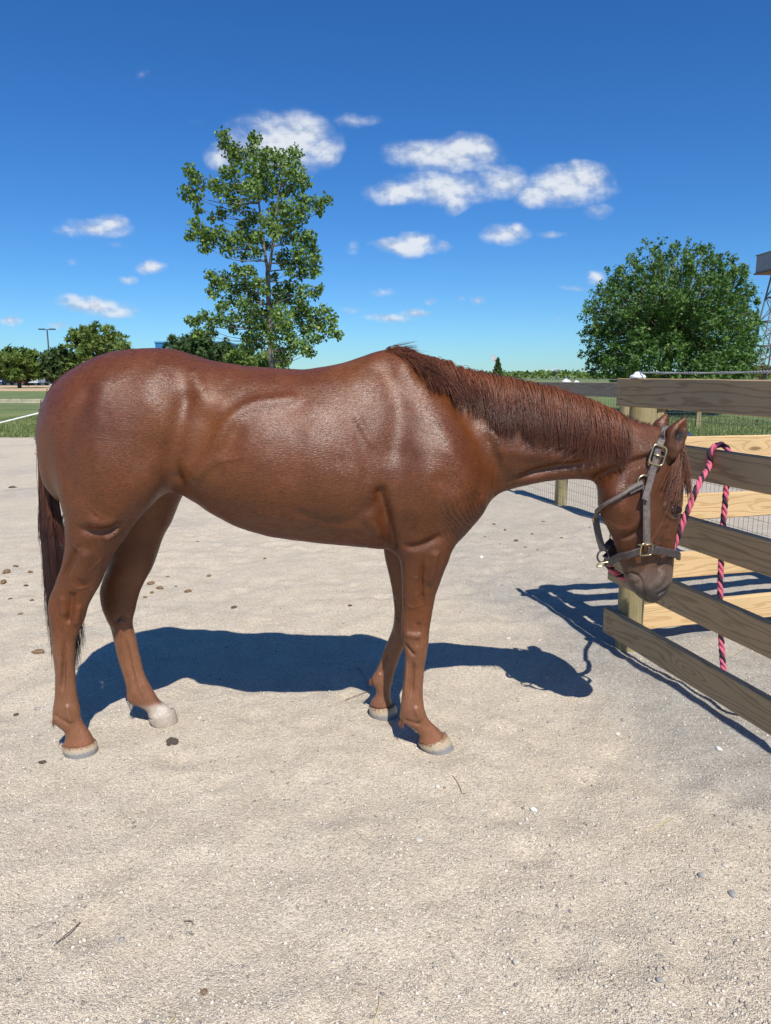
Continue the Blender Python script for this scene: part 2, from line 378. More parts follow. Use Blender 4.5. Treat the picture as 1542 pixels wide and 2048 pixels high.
gb = mesh_from('grass', V, np.arange(len(V)).reshape(-1, 3), m); a_ = gb.data.attributes.new('rnd', 'FLOAT', 'POINT'); a_.data.foreach_set('value', R.astype(np.float32))
tag(gb, 'short summer grass at the edge of the field beyond the sand', 'grass', kind='stuff')
# ================================================================== fences
def wood(name, light, dark, scale=1.0, green=0.0, knots=True, dirty=0.0):
    m, g = new_mat(name)
    oi = g.new('ShaderNodeObjectInfo')
    off = g.n.new('ShaderNodeVectorMath'); off.operation = 'SCALE'; off.inputs[0].default_value = (7.1, 3.3, 5.7); g.l.new(oi.outputs['Random'], off.inputs['Scale'])
    p = g.vmath('ADD', g.obj, off.outputs[0])                      # object x runs along the board
    p2 = g.scale(p, (1.1, 9, 9))
    warp = g.noise(p2, 1.2, 3, .5); 
    # knots: the rings bend round a few spots
    kv = g.scale(p, (1.35, 1.0, 5.2)); kd = g.voro(kv, 1.0, 'F1', 'Distance', .9); kp = g.mapr(kd, .0, .26, 1.0, 0.0)
    w = g.math('ADD', g.math('MULTIPLY', warp, 5.5), g.math('MULTIPLY', kp, 2.2))
    sp = g.new('ShaderNodeSeparateXYZ'); g.l.new(p, sp.inputs[0])
    ring = g.math('SINE', g.math('MULTIPLY', g.math('ADD', g.math('ADD', g.math('MULTIPLY', sp.outputs[2], 24.0), g.math('MULTIPLY', sp.outputs[1], 14.0)), w), 7.5 * scale))
    fine = g.noise(g.scale(p, (4, 160, 160)), 1.0, 3, .7); stain = g.noise(g.scale(p, (1.2, 3, 3)), 2.0, 5, .65)
    f = g.math('ADD', g.math('MULTIPLY', g.mapr(ring, .2, .98), .52), g.math('MULTIPLY', g.math('SUBTRACT', fine, .5), .85))
    c = g.mix(f, light, dark)
    kc = g.mapr(kd, .03, .085, 1.0, 0.0)
    if knots: c = g.mix(g.math('MULTIPLY', kc, .8), c, tuple(v * .35 for v in dark[:3]) + (1,))
    c = g.mix(g.mapr(stain, .48, .75, 0, .38), c, (light[0] * .62, light[1] * (.64 + green), light[2] * .62, 1))
    g.l.new(c, g.b.inputs['Base Color']); g.b.inputs['Roughness'].default_value = .78; g.b.inputs['Specular IOR Level'].default_value = .3
    hh = g.math('ADD', g.math('MULTIPLY', fine, .6), g.math('MULTIPLY', g.math('SUBTRACT', 1.0, g.mapr(ring, .1, .98)), .5))
    g.l.new(g.bump(hh, .5, .003), g.b.inputs['Normal'])
    return m
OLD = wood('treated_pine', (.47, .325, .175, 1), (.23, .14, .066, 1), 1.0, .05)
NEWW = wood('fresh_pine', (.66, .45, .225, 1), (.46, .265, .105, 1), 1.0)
GREYW = wood('weathered_pine', (.30, .25, .185, 1), (.16, .13, .095, 1), 1.0)
m, g = new_mat('post_wood')
fine = g.noise(g.scale(g.obj, (90, 90, 5)), 1.0, 4, .65); bl = g.noise(g.scale(g.obj, (6, 6, 3)), 1.0, 5, .6); cr = g.noise(g.scale(g.obj, (26, 26, 1.4)), 1.0, 3, .6)
c = g.ramp(g.math('ADD', g.math('MULTIPLY', fine, .45), g.math('MULTIPLY', bl, .55)), [(.32, (.16, .125, .060)), (.5, (.30, .24, .115)), (.68, (.42, .345, .18))])
c = g.mix(g.mapr(cr, .60, .66), c, (.05, .04, .025, 1)); g.l.new(c, g.b.inputs['Base Color']); g.b.inputs['Roughness'].default_value = .85
g.l.new(g.bump(g.math('SUBTRACT', fine, g.mapr(cr, .58, .66)), .6, .004), g.b.inputs['Normal'])
POSTW = m
NAIL = simple_mat('nail_steel', (.10, .09, .085), .5, .7)
def board(name, length, h, th, seed, mat):
    """a sawn board along +x from 0 to length, slightly warped, edges eased"""
    r_ = np.random.RandomState(seed); n = 14; V = []; e = .004
    bow = np.cumsum(r_.normal(0, .0011, n)); cup = r_.normal(0, .0012, n)
    prof = [(-th / 2, -h / 2 + e), (-th / 2 + e, -h / 2), (th / 2 - e, -h / 2), (th / 2, -h / 2 + e), (th / 2, h / 2 - e), (th / 2 - e, h / 2), (-th / 2 + e, h / 2), (-th / 2, h / 2 - e)]
    for i in range(n):
        x = length * i / (n - 1)
        for y, z in prof: V.append((x + r_.normal(0, .0006), y + cup[i] * (z / h), z + bow[i] + r_.normal(0, .0005)))
    F = [(i * 8 + j, i * 8 + (j + 1) % 8, (i + 1) * 8 + (j + 1) % 8, (i + 1) * 8 + j)[::-1] for i in range(n - 1) for j in range(8)]
    F += [tuple(range(8)), tuple(range((n - 1) * 8 + 7, (n - 1) * 8 - 1, -1))]
    me = bpy.data.meshes.new(name); me.from_pydata(V, [], F); me.materials.append(mat); me.update(); return me
def put_board(parent, p, d, z, length, h=.145, th=.038, mat=OLD, seed=0):
    o = bpy.data.objects.new('board', board('board', length, h, th, seed, mat)); COL.objects.link(o); o.parent = parent
    o.location = (p[0] - parent.location.x, p[1] - parent.location.y, z); o.rotation_euler = (0, random.Random(seed).gauss(0, .002), math.atan2(d[1], d[0])); return o
def put_post(parent, p, r, h, seed, tilt=0.0):
    r_ = np.random.RandomState(seed); n, k = 18, 12; V = []
    for i in range(k):
        z = -.3 + (h + .3) * i / (k - 1); rr = r * (1.03 - .05 * i / (k - 1))
        for j in range(n):
            a = 2 * math.pi * j / n; q = rr * (1 + .018 * math.sin(3 * a + seed + i * .3)) + r_.normal(0, .0008); V.append((q * math.cos(a) + tilt * z, q * math.sin(a), z))
    F = [(i * n + j, i * n + (j + 1) % n, (i + 1) * n + (j + 1) % n, (i + 1) * n + j) for i in range(k - 1) for j in range(n)] + [tuple((k - 1) * n + j for j in range(n))]
    o = mesh_from('post', V, F, POSTW, parent, True); o.location = (p[0] - parent.location.x, p[1] - parent.location.y, 0); return o
def nail(parent, p, nrm):
    m_ = MB(); n = Vector(nrm).normalized(); q = n.to_track_quat('Z', 'Y').to_matrix()
    a = [(q @ Vector((.004 * math.cos(t), .004 * math.sin(t), 0))) for t in np.linspace(0, 6.283, 8, endpoint=False)]
    V = [tuple(v) for v in a] + [tuple(v * .75 + n * .0015) for v in a]; F = [(i, (i + 1) % 8, 8 + (i + 1) % 8, 8 + i) for i in range(8)] + [tuple(range(8, 16))]
    o = mesh_from('nail', V, F, NAIL, parent); o.location = Vector(p) - Vector(parent.location); return o
CP = np.array((1.362, 3.865)); U1 = np.array((.256, -.967)); N1 = np.array((-.967, -.256)); U2 = np.array((.967, .256))
TOPS = [1.475, 1.170, .845, .517, .205]
fence = empty('board_fence', (CP[0], CP[1], 0))
tag(fence, 'brown treated board fence with five rails beside the horse, seen from its shaded face', 'fence')
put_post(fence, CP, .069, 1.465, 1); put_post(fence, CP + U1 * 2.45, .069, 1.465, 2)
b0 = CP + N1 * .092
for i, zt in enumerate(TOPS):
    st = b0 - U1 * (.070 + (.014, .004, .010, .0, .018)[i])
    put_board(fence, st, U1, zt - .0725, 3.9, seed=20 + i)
    for dz in (-.035, .0, .035):
        q = b0 + N1 * .0195 - U1 * .042; nail(fence, (q[0], q[1], zt - .0725 + dz), (N1[0], N1[1], 0))
cf = empty('cross_fence', (CP[0] + .12, CP[1] + .05, 0))
tag(cf, 'fresh yellow pine board fence in full sun running off behind the corner post', 'fence')
b2 = CP + U2 * .055 + np.array((-.02, .085)) * .3 + np.array((-.256, .967)) * .035
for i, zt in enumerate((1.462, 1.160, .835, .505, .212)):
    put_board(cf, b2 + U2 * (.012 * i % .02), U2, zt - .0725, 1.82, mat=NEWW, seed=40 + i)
put_post(cf, CP + U2 * .150 + np.array((-.256, .967)) * .12, .06, 1.44, 7)
# far fence with welded wire, across the lane
P0 = np.array((2.07, 8.44))
ff = empty('wire_mesh_fence', (P0[0], P0[1], 0))
tag(ff, 'weathered fence with grey top rail and welded wire mesh across the lane', 'fence')
for i, s in enumerate((0, 1.24, 3.56, 6.0, -3.5, -7.0)): put_post(ff, P0 + U1 * s, .07, 1.44, 30 + i)
put_board(ff, P0 - U1 * 7.2 + N1 * .09, U1, 1.353, 14.0, mat=GREYW, seed=60)
put_board(ff, P0 - U1 * 7.2 + N1 * .09, U1, .83, 14.0, mat=GREYW, seed=61)
WIRE = simple_mat('galvanised_wire', (.11, .115, .115), .5, .6)
def mesh_panel(parent, A, d, length, h, dx, dz, r, name='wire_mesh', nseed=0):
    m_ = MB(); d = np.array((d[0], d[1], 0)); A = np.array((A[0], A[1], 0)); rr = np.random.RandomState(nseed)
    n = int(length / dx)
    for i in range(n + 1):
        p = A + d * (i * dx); m_.tube([p + (0, 0, .01), p + (0, 0, h)], r, 3)
    for k in range(int(h / dz) + 1):
        m_.tube([A + np.array((0, 0, .02 + k * dz)) + d * s + np.array((0, 0, rr.normal(0, .003))) for s in np.linspace(0, length, 12)], r, 3)
    m_.V = [tuple(np.array(v) - np.array(parent.location)) for v in m_.V]
    return m_.build(name, WIRE, parent)
mesh_panel(ff, P0 - U1 * 3.5 + N1 * .06, U1, 9.5, 1.30, .05, .10, .0014)
# a diagonal brace rod in the lane side of the wire fence
a_ = P0 + U1 * 2.2 + N1 * .08; b_ = P0 + U1 * 4.6 + N1 * .08
m_ = MB().tube([np.array((a_[0], a_[1], 1.05)) - np.array(ff.location), np.array((b_[0], b_[1], .05)) - np.array(ff.location)], .012, 8); m_.build('brace_rod', simple_mat('blue_grey_pipe', (.30, .36, .46), .5), ff)
WHITE = simple_mat('white_plastic', (.78, .78, .76), .45)
def insulator(p, k, label):
    m_ = MB(); V = []
    prof = [(.0, .034), (.012, .033), (.020, .026), (.022, .020), (.034, .017), (.040, .010), (.040, .0), (.030, -.0)]
    n = 14
    for r_, z in prof:
        for j in range(n): V.append((r_ * k * math.cos(6.2832 * j / n), r_ * k * math.sin(6.2832 * j / n), z * k))
    F = [(i * n + j, (i + 1) * n + j, (i + 1) * n + (j + 1) % n, i * n + (j + 1) % n) for i in range(len(prof) - 1) for j in range(n)]
    o = mesh_from('insulator', V, F, WHITE, None, True); o.location = p; tag(o, label, 'insulator', 'white fence insulators'); return o
q = b0 + U1 * .07; insulator((q[0], q[1], 1.476), 1.0, 'white plastic insulator on the end of the top brown fence rail')
def far_pt(px_, z):
    s = np.linspace(-6, 6, 2000); p = P0[None] + U1[None] * s[:, None] + N1[None] * .09; zc = p[:, 1] * math.cos(PITCH) + (CAM_H - z) * math.sin(PITCH)
    i = np.argmin(np.abs(771 + FPX * p[:, 0] / zc - px_)); return (p[i, 0], p[i, 1], z)
insulator(far_pt(1132, 1.427), 1.25, 'white domed insulator on the grey far rail above the mane'); insulator(far_pt(1153, 1.427), .75, 'smaller white insulator further along the grey far rail')
def top_rope(name, pts, r, label, mat, lay=.035):
    p = catmull(pts, 220); t, n, b = frames(p); m_ = MB(); s = np.concatenate([[0], np.cumsum(np.linalg.norm(np.diff(p, axis=0), axis=1))])
    for k in range(2):
        a = s / lay * 2 * math.pi + k * math.pi; m_.tube(p + .62 * r * (np.cos(a)[:, None] * n + np.sin(a)[:, None] * b), r * .5, 5)
    return tag(m_.build(name, mat, None, True), label, 'wire')
ROPEW = simple_mat('braided_tape', (.36, .37, .36), .6, var=.3, nscale=120)
e_ = lambda s, z: (b0[0] + U1[0] * s, b0[1] + U1[1] * s, z)
top_rope('fence_wire', [e_(.05, 1.505), e_(.6, 1.500), e_(1.2, 1.503), e_(2.0, 1.500), e_(3.6, 1.505)], .0062, 'grey twisted electric wire running along the top brown rail', ROPEW)
w0 = P0 - U1 * 6 + N1 * .09; w1 = np.array((b0[0] + .02, b0[1] + .02))
top_rope('fence_wire', [(w0[0], w0[1], 1.48), tuple(np.append((P0 + N1 * .09), 1.465)), tuple(np.append(P0 + U1 * 4 + N1 * .09, 1.455))], .004, 'thin grey wire strung above the far grey rail', ROPEW)
# white tape at the left with a step-in post at each end
m_ = MB(); a_ = P(-160, 884, 8.6); b_ = P(150, 808, 9.4); m_.tube([a_, (a_ + b_) / 2 + (0, 0, -.004), b_], .008, 6)
tp_ = m_.build('electric_tape', WHITE); tag(tp_, 'taut white rope slanting across the grass left of the horse', 'rope')
for q, lb in ((a_, 'thin white step-in stake holding the rope outside the left edge'), (b_, 'thin white step-in stake holding the rope behind the croup')):
    o = MB().tube([(q[0], q[1], -.1), (q[0], q[1], q[2] + .03)], .008, 8).add([(q[0] - .06, q[1] - .01, .05), (q[0] + .02, q[1] - .01, .05), (q[0] + .02, q[1] + .01, .05), (q[0] - .06, q[1] + .01, .05)], [(0, 1, 2, 3)]).build('fence_stake', WHITE)
    tag(o, lb, 'stake', 'white rope stakes')
# low rail fence across the grass
rf = empty('rail_fence', (-14, 34, 0)); tag(rf, 'low weathered rail fence with wire mesh across the grass at the left', 'fence')
put_board(rf, np.array((-34., 34.)), np.array((1., 0.)), .44, 40, .2, .09, simple_mat('pale_rail', (.46, .41, .27), .85, 0, .35, 3), 70)
for i in range(7): put_post(rf, np.array((-31.5 + i * 6.2, 34.12)), .06, .8, 80 + i)
mesh_panel(rf, (-26, 33.95), (1, 0), 14, .78, .10, .10, .003)
gf = empty('wire_fence', (9, 22, 0)); tag(gf, 'green wire mesh fence with pale wooden stake beyond the lane', 'fence')
q = P(1396, 840, 22.0); m_ = MB().box((q[0] - 9, 0, .62), (.13, .10, 1.5)); m_.build('stake', POSTW, gf)
q2 = P(1560, 840, 23.5); MB().box((q2[0] - 9, 1.5, .62), (.13, .10, 1.5)).build('stake', POSTW, gf)
mesh_panel(gf, (7.0, 21.6), (.985, .17), 9, 1.1, .09, .11, .003)
# ================================================================== trees
BARK = simple_mat('bark', (.16, .13, .10), .9, 0, .4, 9, .01, 30)
BARKL = simple_mat('pale_bark', (.15, .135, .11), .85, 0, .35, 9, .008, 30)
def leaf_mat(name, stops, rough=.42, trans=.22):
    m, g = new_mat(name); at = g.new('ShaderNodeAttribute', attribute_name='rnd')
    c = g.ramp(at.outputs['Fac'], stops); g.l.new(c, g.b.inputs['Base Color']); g.b.inputs['Roughness'].default_value = rough; g.b.inputs['Specular IOR Level'].default_value = .3
    tr = g.new('ShaderNodeBsdfTranslucent'); g.l.new(g.mix(1.0, c, (1.1, 1.3, .5, 1), 'MULTIPLY'), tr.inputs[0])
    mx = g.new('ShaderNodeMixShader'); mx.inputs[0].default_value = trans; g.l.new(g.b.outputs[0], mx.inputs[1]); g.l.new(tr.outputs[0], mx.inputs[2]); g.l.new(mx.outputs[0], g.out.inputs[0])
    return m
def leaves(name, C, size, rs, mat, parent, droop=.0, up=.25, shape='kite', rnd=None):
    """one small folded leaf at every point of C"""
    n = len(C); s = size * rs.uniform(.65, 1.25, n)[:, None]
    ax = rs.normal(0, 1, (n, 3)); ax[:, 2] -= droop; ax /= np.linalg.norm(ax, axis=1)[:, None]
    nr = rs.normal(0, 1, (n, 3)); nr[:, 2] += up * 3; sd = np.cross(ax, nr); sd /= np.linalg.norm(sd, axis=1)[:, None] + 1e-9
    up_ = np.cross(sd, ax)
    if shape == 'kite':
        V = np.stack([C, C + ax * s * .42 + sd * s * .40 + up_ * s * .10, C + ax * s, C + ax * s * .42 - sd * s * .40 + up_ * s * .10], 1)
        F = np.arange(n * 4).reshape(-1, 4); k = 4
    else:   # lobed clump of three points
        V = np.stack([C, C + ax * s * .55 + sd * s * .55, C + ax * s * .5 + sd * s * .12, C + ax * s * 1.05, C + ax * s * .5 - sd * s * .12, C + ax * s * .55 - sd * s * .55 + up_ * s * .15], 1)
        b = (np.arange(n) * 6)[:, None]; F = np.concatenate([b + np.array([0, 1, 2]), b + np.array([0, 2, 3]), b + np.array([0, 3, 4]), b + np.array([0, 4, 5])]); k = 6
    r = rs.uniform(0, 1, n) if rnd is None else rnd
    o = mesh_from(name, V.reshape(-1, 3) - np.array(parent.location), F, mat, parent)
    a = o.data.attributes.new('rnd', 'FLOAT', 'POINT'); a.data.foreach_set('value', np.repeat(r, k).astype(np.float32)); return o
# --- the tall airy cottonwood behind the horse's back
TY = 20.0
def tz(zx, zy): return (340 + zx / 4.097, 240 + zy / 4.097)
BL = [(440,130,60),(490,230,80),(560,310,80),(690,150,60),(680,260,80),(700,400,110),(790,280,60),(800,420,100),(910,320,80),(1020,280,70),(1000,420,100),(1090,500,70),(460,430,60),(530,410,50),(170,420,60),(220,500,70),(130,590,60),(210,640,60),(240,730,40),(370,540,70),(460,600,80),(540,540,60),(560,700,80),(660,560,90),(780,560,100),(900,560,90),(1010,560,60),(1100,660,60),(1200,680,60),(1290,650,45),(1230,760,30),(1060,760,90),(960,720,80),(860,720,60),(820,830,90),(960,850,80),(680,800,70),(600,860,60),(420,760,50),(340,800,40),(200,840,50),(250,920,80),(160,950,50),(330,960,80),(290,1040,60),(420,930,70),(480,1040,80),(540,960,60),(640,980,80),(720,950,60),(790,1020,50),(700,1090,60),(600,1110,50),(860,930,60),(950,960,60),(1050,950,80),(1150,960,60),(1160,1050,60),(1060,1080,70),(940,1130,80),(1070,1180,80),(1190,1130,60),(1180,1230,70),(1080,1260,50),(980,1240,40),(860,1280,40),(580,1260,70),(660,1230,50),(540,1210,40),(720,1330,60),(640,1380,70),(330,1260,50),(380,1330,60),(350,1410,60),(450,1290,60),(460,1360,60),(540,1400,60),(480,1490,60),(420,1540,50),(600,1500,70),(700,1470,70),(780,1400,50),(900,1380,60),(1000,1360,70),(1090,1400,60),(1180,1420,50),(1230,1370,30),(880,1470,60),(970,1480,70),(1080,1500,70),(160,1640,40),(220,1640,50),(280,1600,50),(350,1640,60),(430,1640,60),(230,1740,50),(320,1720,50),(520,1620,50),(520,1700,50),(620,1620,80),(700,1580,70),(800,1580,80),(900,1580,80),(720,1700,90),(830,1700,90),(940,1680,90),(1040,1600,70),(1150,1580,70),(1260,1570,60),(1330,1620,50),(1220,1680,70),(1310,1720,60),(1380,1760,40),(1120,1700,80),(1180,1790,50),(640,1770,60),(720,1830,70),(850,1800,60),(980,1790,70),(1080,1830,60),(1150,1900,50),(1100,1890,40),(900,1900,60),(1000,1880,50),(630,1850,50),(960,1950,50),(1240,1780,40)]
rs = np.random.RandomState(21)
stem = [tz(845, 2330), tz(840, 2048), tz(826, 1900), tz(812, 1600), tz(805, 1400), tz(800, 1230)]
axisA = [tz(800, 1230), tz(772, 1060), tz(745, 820), tz(715, 560), tz(690, 200)]; axisB = [tz(812, 1240), tz(845, 1000), tz(868, 800), tz(895, 560), tz(930, 330)]
base = P(*tz(848, 2048), TY); root_ = np.array((base[0] + .02, TY, 0.0))
tree = empty('cottonwood_tree', tuple(root_)); tag(tree, "tall airy cottonwood with fluttering glossy leaves behind the horse's back", 'tree')
L_ = np.array(tree.location); tr = MB(); axes_pts = []
def limb(mb, pts, r0, r1, sides=7, n=10):
    p = catmull(np.array(pts), n); mb.tube(p - L_, np.linspace(r0, r1, n), sides); return p
sp_ = [root_ + (0, 0, -.2), root_ + (0, 0, .6)] + [P(x, y, TY) for x, y in stem[1:]]
axes_pts += list(limb(tr, sp_, .10, .06, 10, 16)[4:])
for ax_, dy in ((axisA, .15), (axisB, -.15)): axes_pts += list(limb(tr, [P(x, y, TY + dy * i / 3) for i, (x, y) in enumerate(ax_)], .045, .008, 7, 14))
axes_pts = np.array(axes_pts); C = []
for (zx, zy, r) in BL:
    x, y = tz(zx, zy); rel = min(1.0, abs(zx - 790) / 500); dY = rs.normal(0, .75 * (1.05 - rel)); c_ = P(x, y, TY + dY); R = r / 4.097 / FPX * TY
    below = axes_pts[axes_pts[:, 2] < c_[2] - .15]
    if len(below) == 0: below = axes_pts
    k = np.argmin(np.linalg.norm((below - c_) * (1, 1, .55), axis=1)); a = below[k]
    md = a * .45 + c_ * .55 + np.array((0, 0, -.06 * np.linalg.norm(c_ - a))) + rs.normal(0, .03, 3)
    limb(tr, [a, md, c_], .010 + .005 * np.linalg.norm(c_ - a), .003, 5, 7)
    for _ in range(3):
        e = c_ + rs.normal(0, .55, 3) * R; limb(tr, [md * .3 + c_ * .7, (c_ + e) / 2 + (0, 0, .02), e], .005, .002, 4, 4)
    n = int(150 * (r / 70) ** 2) + 14
    v = rs.normal(0, 1, (n, 3)); v /= np.linalg.norm(v, axis=1)[:, None]; C.append(c_ + v * (rs.uniform(0, 1, (n, 1)) ** .45) * R * np.array((1.0, 1.1, 1.0)))
tr.build('trunk', BARKL, tree, True)
COTT = leaf_mat('cottonwood_leaf', [(0, (.07, .13, .027)), (.5, (.125, .21, .043)), (.85, (.19, .28, .06)), (1, (.25, .32, .10))], .5, .25)
leaves('crown', np.concatenate(C), .098, rs, COTT, tree, .55, .15)
# --- crowns made of many small boughs
def crown_tree(name, label, outline, Yt, leaf, nleaf, mat, depth, seed, group=None, trunk_r=.2, hollow=.35, base_px=None, shape='lobed', bark=None):
    """outline: (px, py, r px) boughs of the crown as seen; depth: how far the crown goes back (m)"""
    rs = np.random.RandomState(seed); cx = np.mean([o[0] for o in outline]); bp = P(base_px if base_px else cx, 755, Yt)
    t = empty(name, (bp[0], Yt, 0)); tag(t, label, 'tree', group); Lc = np.array(t.location); tr = MB()
    xs = np.array([o[0] for o in outline], float); ys = np.array([o[1] for o in outline], float); hw = (xs.max() - xs.min()) / 2 + 1
    top = CAM_H + (755 - ys.min()) / FPX * Yt
    tr.tube(np.array([(0, 0, -.2), (0, 0, top * .25), (.02 * top, 0, top * .5), (0, 0, top * .85)]), np.array([trunk_r, trunk_r * .8, trunk_r * .55, trunk_r * .15]), 8)
    w = np.array([o[2] ** 2 for o in outline], float); w /= w.sum(); pts = []; rnd = []
    for (x, y, r), wi in zip(outline, w):
        rel = (x - cx) / hw
        for layer in range(5):
            dep = depth * math.sqrt(max(0, 1 - rel * rel * .9)); dY = dep * (-1, -.55, 0, .55, 1)[layer] + rs.normal(0, .06) * depth
            k = 1.0 if layer in (1, 2, 3) else .8
            c_ = P(cx + (x - cx) * ((.93, .97, 1.02, .93, .86)[layer]), y + (755 - y) * (0 if layer in (1, 2, 3) else .12) + rs.normal(0, r * .25), Yt); c_[1] += dY
            R = r / FPX * Yt * k; n = int(nleaf * wi * (.34, .28, .20, .10, .08)[layer]) + 1
            q = np.array((0, 0, top * .45)) + Lc; a = q * .5 + c_ * .5; tr.tube(np.array([q, a + (0, 0, .1), c_]) - Lc, np.array([trunk_r * .28, trunk_r * .16, .012]), 4)
            # a bough is several twigs, each a tuft
            nt = max(3, n // 22); tv = rs.normal(0, 1, (nt, 3)); tv /= np.linalg.norm(tv, axis=1)[:, None]; tv *= rs.uniform(hollow, 1.12, (nt, 1)) ** .6
            own = rs.randint(0, nt, n); pts.append(c_ + tv[own] * R + rs.normal(0, .16, (n, 3)) * R); rnd.append(np.clip(rs.uniform(0, 1, nt)[own] * .5 + rs.uniform(0, .5, n), 0, 1))
    tr.build('trunk', bark or BARK, t, True); leaves('crown', np.concatenate(pts), leaf, rs, mat, t, .1, .35, shape, np.concatenate(rnd)); return t
MAPLE = leaf_mat('maple_leaf', [(0, (.045, .098, .022)), (.5, (.085, .165, .034)), (.85, (.135, .22, .046)), (1, (.19, .265, .07))], .55, .2)
mo = [(1343, 497, 9), (1345, 515, 12), (1300, 520, 24), (1325, 525, 24), (1360, 528, 24), (1382, 510, 14), (1405, 525, 22), (1265, 530, 22), (1235, 545, 22), (1225, 560, 20), (1425, 550, 26), (1440, 575, 22), (1462, 572, 12), (1200, 580, 16), (1210, 600, 30), (1250, 580, 32), (1300, 570, 40), (1350, 570, 40), (1400, 580, 36), (1455, 610, 24), (1465, 600, 16), (1190, 620, 20), (1170, 628, 12), (1180, 665, 22), (1172, 662, 12), (1215, 650, 36), (1260, 640, 42), (1310, 640, 46), (1360, 640, 46), (1410, 640, 42), (1450, 650, 32), (1475, 640, 18), (1482, 670, 22), (1496, 690, 13), (1470, 700, 30), (1430, 700, 42), (1380, 705, 44), (1330, 705, 44), (1280, 700, 42), (1235, 700, 40), (1200, 700, 32), (1180, 715, 20), (1185, 740, 20), (1225, 745, 30), (1280, 750, 34), (1340, 752, 36), (1400, 748, 34), (1450, 735, 30), (1485, 715, 12)]
crown_tree('maple_tree', 'broad dense dark green maple above the top rail', mo, 30.0, .130, 40000, MAPLE, 3.0, 31, trunk_r=.22, hollow=.3, base_px=1330)
FAR1 = leaf_mat('far_leaf', [(0, (.06, .105, .024)), (.5, (.12, .18, .038)), (1, (.20, .255, .06))], .6, .15); FAR2 = leaf_mat('far_dark_leaf', [(0, (.028, .056, .018)), (.6, (.058, .10, .026)), (1, (.10, .145, .04))], .6, .1)
crown_tree('broad_tree', 'round olive green tree over the parked cars at the left edge', [(28, 708, 12), (45, 712, 14), (15, 722, 14), (35, 728, 20), (62, 722, 16), (75, 728, 12), (20, 742, 16), (50, 742, 20), (78, 742, 12), (5, 738, 10), (0, 722, 6)], 105, .75, 3600, FAR1, 4, 41, 'trees beyond the field', .3, .3)
crown_tree('broad_tree', 'dark green bush-like tree just right of the lamp post', [(110, 712, 13), (128, 705, 12), (120, 728, 18), (140, 722, 16), (105, 732, 12), (130, 745, 18), (108, 748, 12)], 108, .7, 2800, FAR2, 4, 42, 'trees beyond the field', .3, .3)
crown_tree('broad_tree', "tall light green tree rising behind the horse's croup", [(195, 660, 12), (178, 668, 16), (210, 668, 16), (158, 672, 12), (185, 685, 20), (215, 685, 18), (232, 682, 13), (250, 690, 10), (165, 705, 20), (195, 710, 22), (230, 708, 20), (260, 705, 12), (170, 735, 22), (210, 738, 24), (150, 722, 12), (245, 735, 20)], 112, .75, 5200, FAR1, 5, 43, 'trees beyond the field', .35, .3)
crown_tree('broad_tree', 'dense dark tree left of the cottonwood trunk above the back', [(350, 690, 12), (375, 684, 14), (405, 680, 18), (430, 682, 16), (360, 705, 20), (395, 705, 26), (430, 705, 26), (460, 702, 18), (340, 712, 12), (400, 730, 28), (450, 730, 24)], 64, .40, 5200, FAR2, 4, 44, 'trees beyond the field', .3, .3)
crown_tree('broad_tree', 'lighter leafy tree right under the cottonwood crown', [(465, 712, 16), (490, 708, 18), (515, 718, 18), (545, 722, 16), (570, 728, 13), (480, 735, 22), (520, 740, 22), (560, 742, 18)], 58, .36, 3600, FAR1, 3, 45, 'trees beyond the field', .25, .3)
crown_tree('broad_tree', 'small pale tree at the foot of the lattice tower', [(1512, 738, 8), (1525, 734, 8), (1500, 742, 7), (1536, 740, 8), (1520, 746, 10)], 110, .5, 900, FAR1, 2, 46, 'trees beyond the field', .15, .3)
# --- spruce
t = empty('spruce_tree', tuple(P(995, 755, 95.0) * (1, 1, 0))); tag(t, 'small pointed dark spruce above the middle of the mane', 'tree'); Lc = np.array(t.location); rs = np.random.RandomState(5)
topz = P(995, 717, 95.0)[2]; MB().tube([(0, 0, -.1), (0, 0, topz)], np.array([.12, .02]), 6).build('trunk', BARK, t, True)
pts = []
for z in np.linspace(.5, topz, 26):
    R = (topz - z) / topz * 1.55 + .05
    for a in np.linspace(0, 6.28, 12, endpoint=False):
        n = int(4 + R * 10); s = rs.uniform(.1, 1, n); aa = a + rs.normal(0, .2); pts.append(np.stack([np.cos(aa) * s * R, np.sin(aa) * s * R, z - .25 * s * R + rs.normal(0, .03, n)], -1) + Lc)
leaves('crown', np.concatenate(pts), .24, rs, FAR2, t, .2, .1)
# --- far wood on the horizon, one mass
rs = np.random.RandomState(9); n = 16000; x = rs.uniform(-420, 420, n); y = rs.uniform(560, 640, n); hmax = 4.0 + 3.2 * (nz2(x, x * 0, .03, 3.) + .5) + 1.6 * nz2(x, y, .15, 7.); z = rs.uniform(0, 1, n) ** .6 * hmax
Cw = np.stack([x, y, z], -1); tmp = empty('far_wood_anchor', (0, 0, 0)); w_ = leaves('woodland', Cw, 2.6, rs, FAR1, tmp, 0, .3); w_.parent = None; bpy.data.objects.remove(tmp)
tag(w_, 'low distant wood along the horizon', 'woodland', kind='stuff')
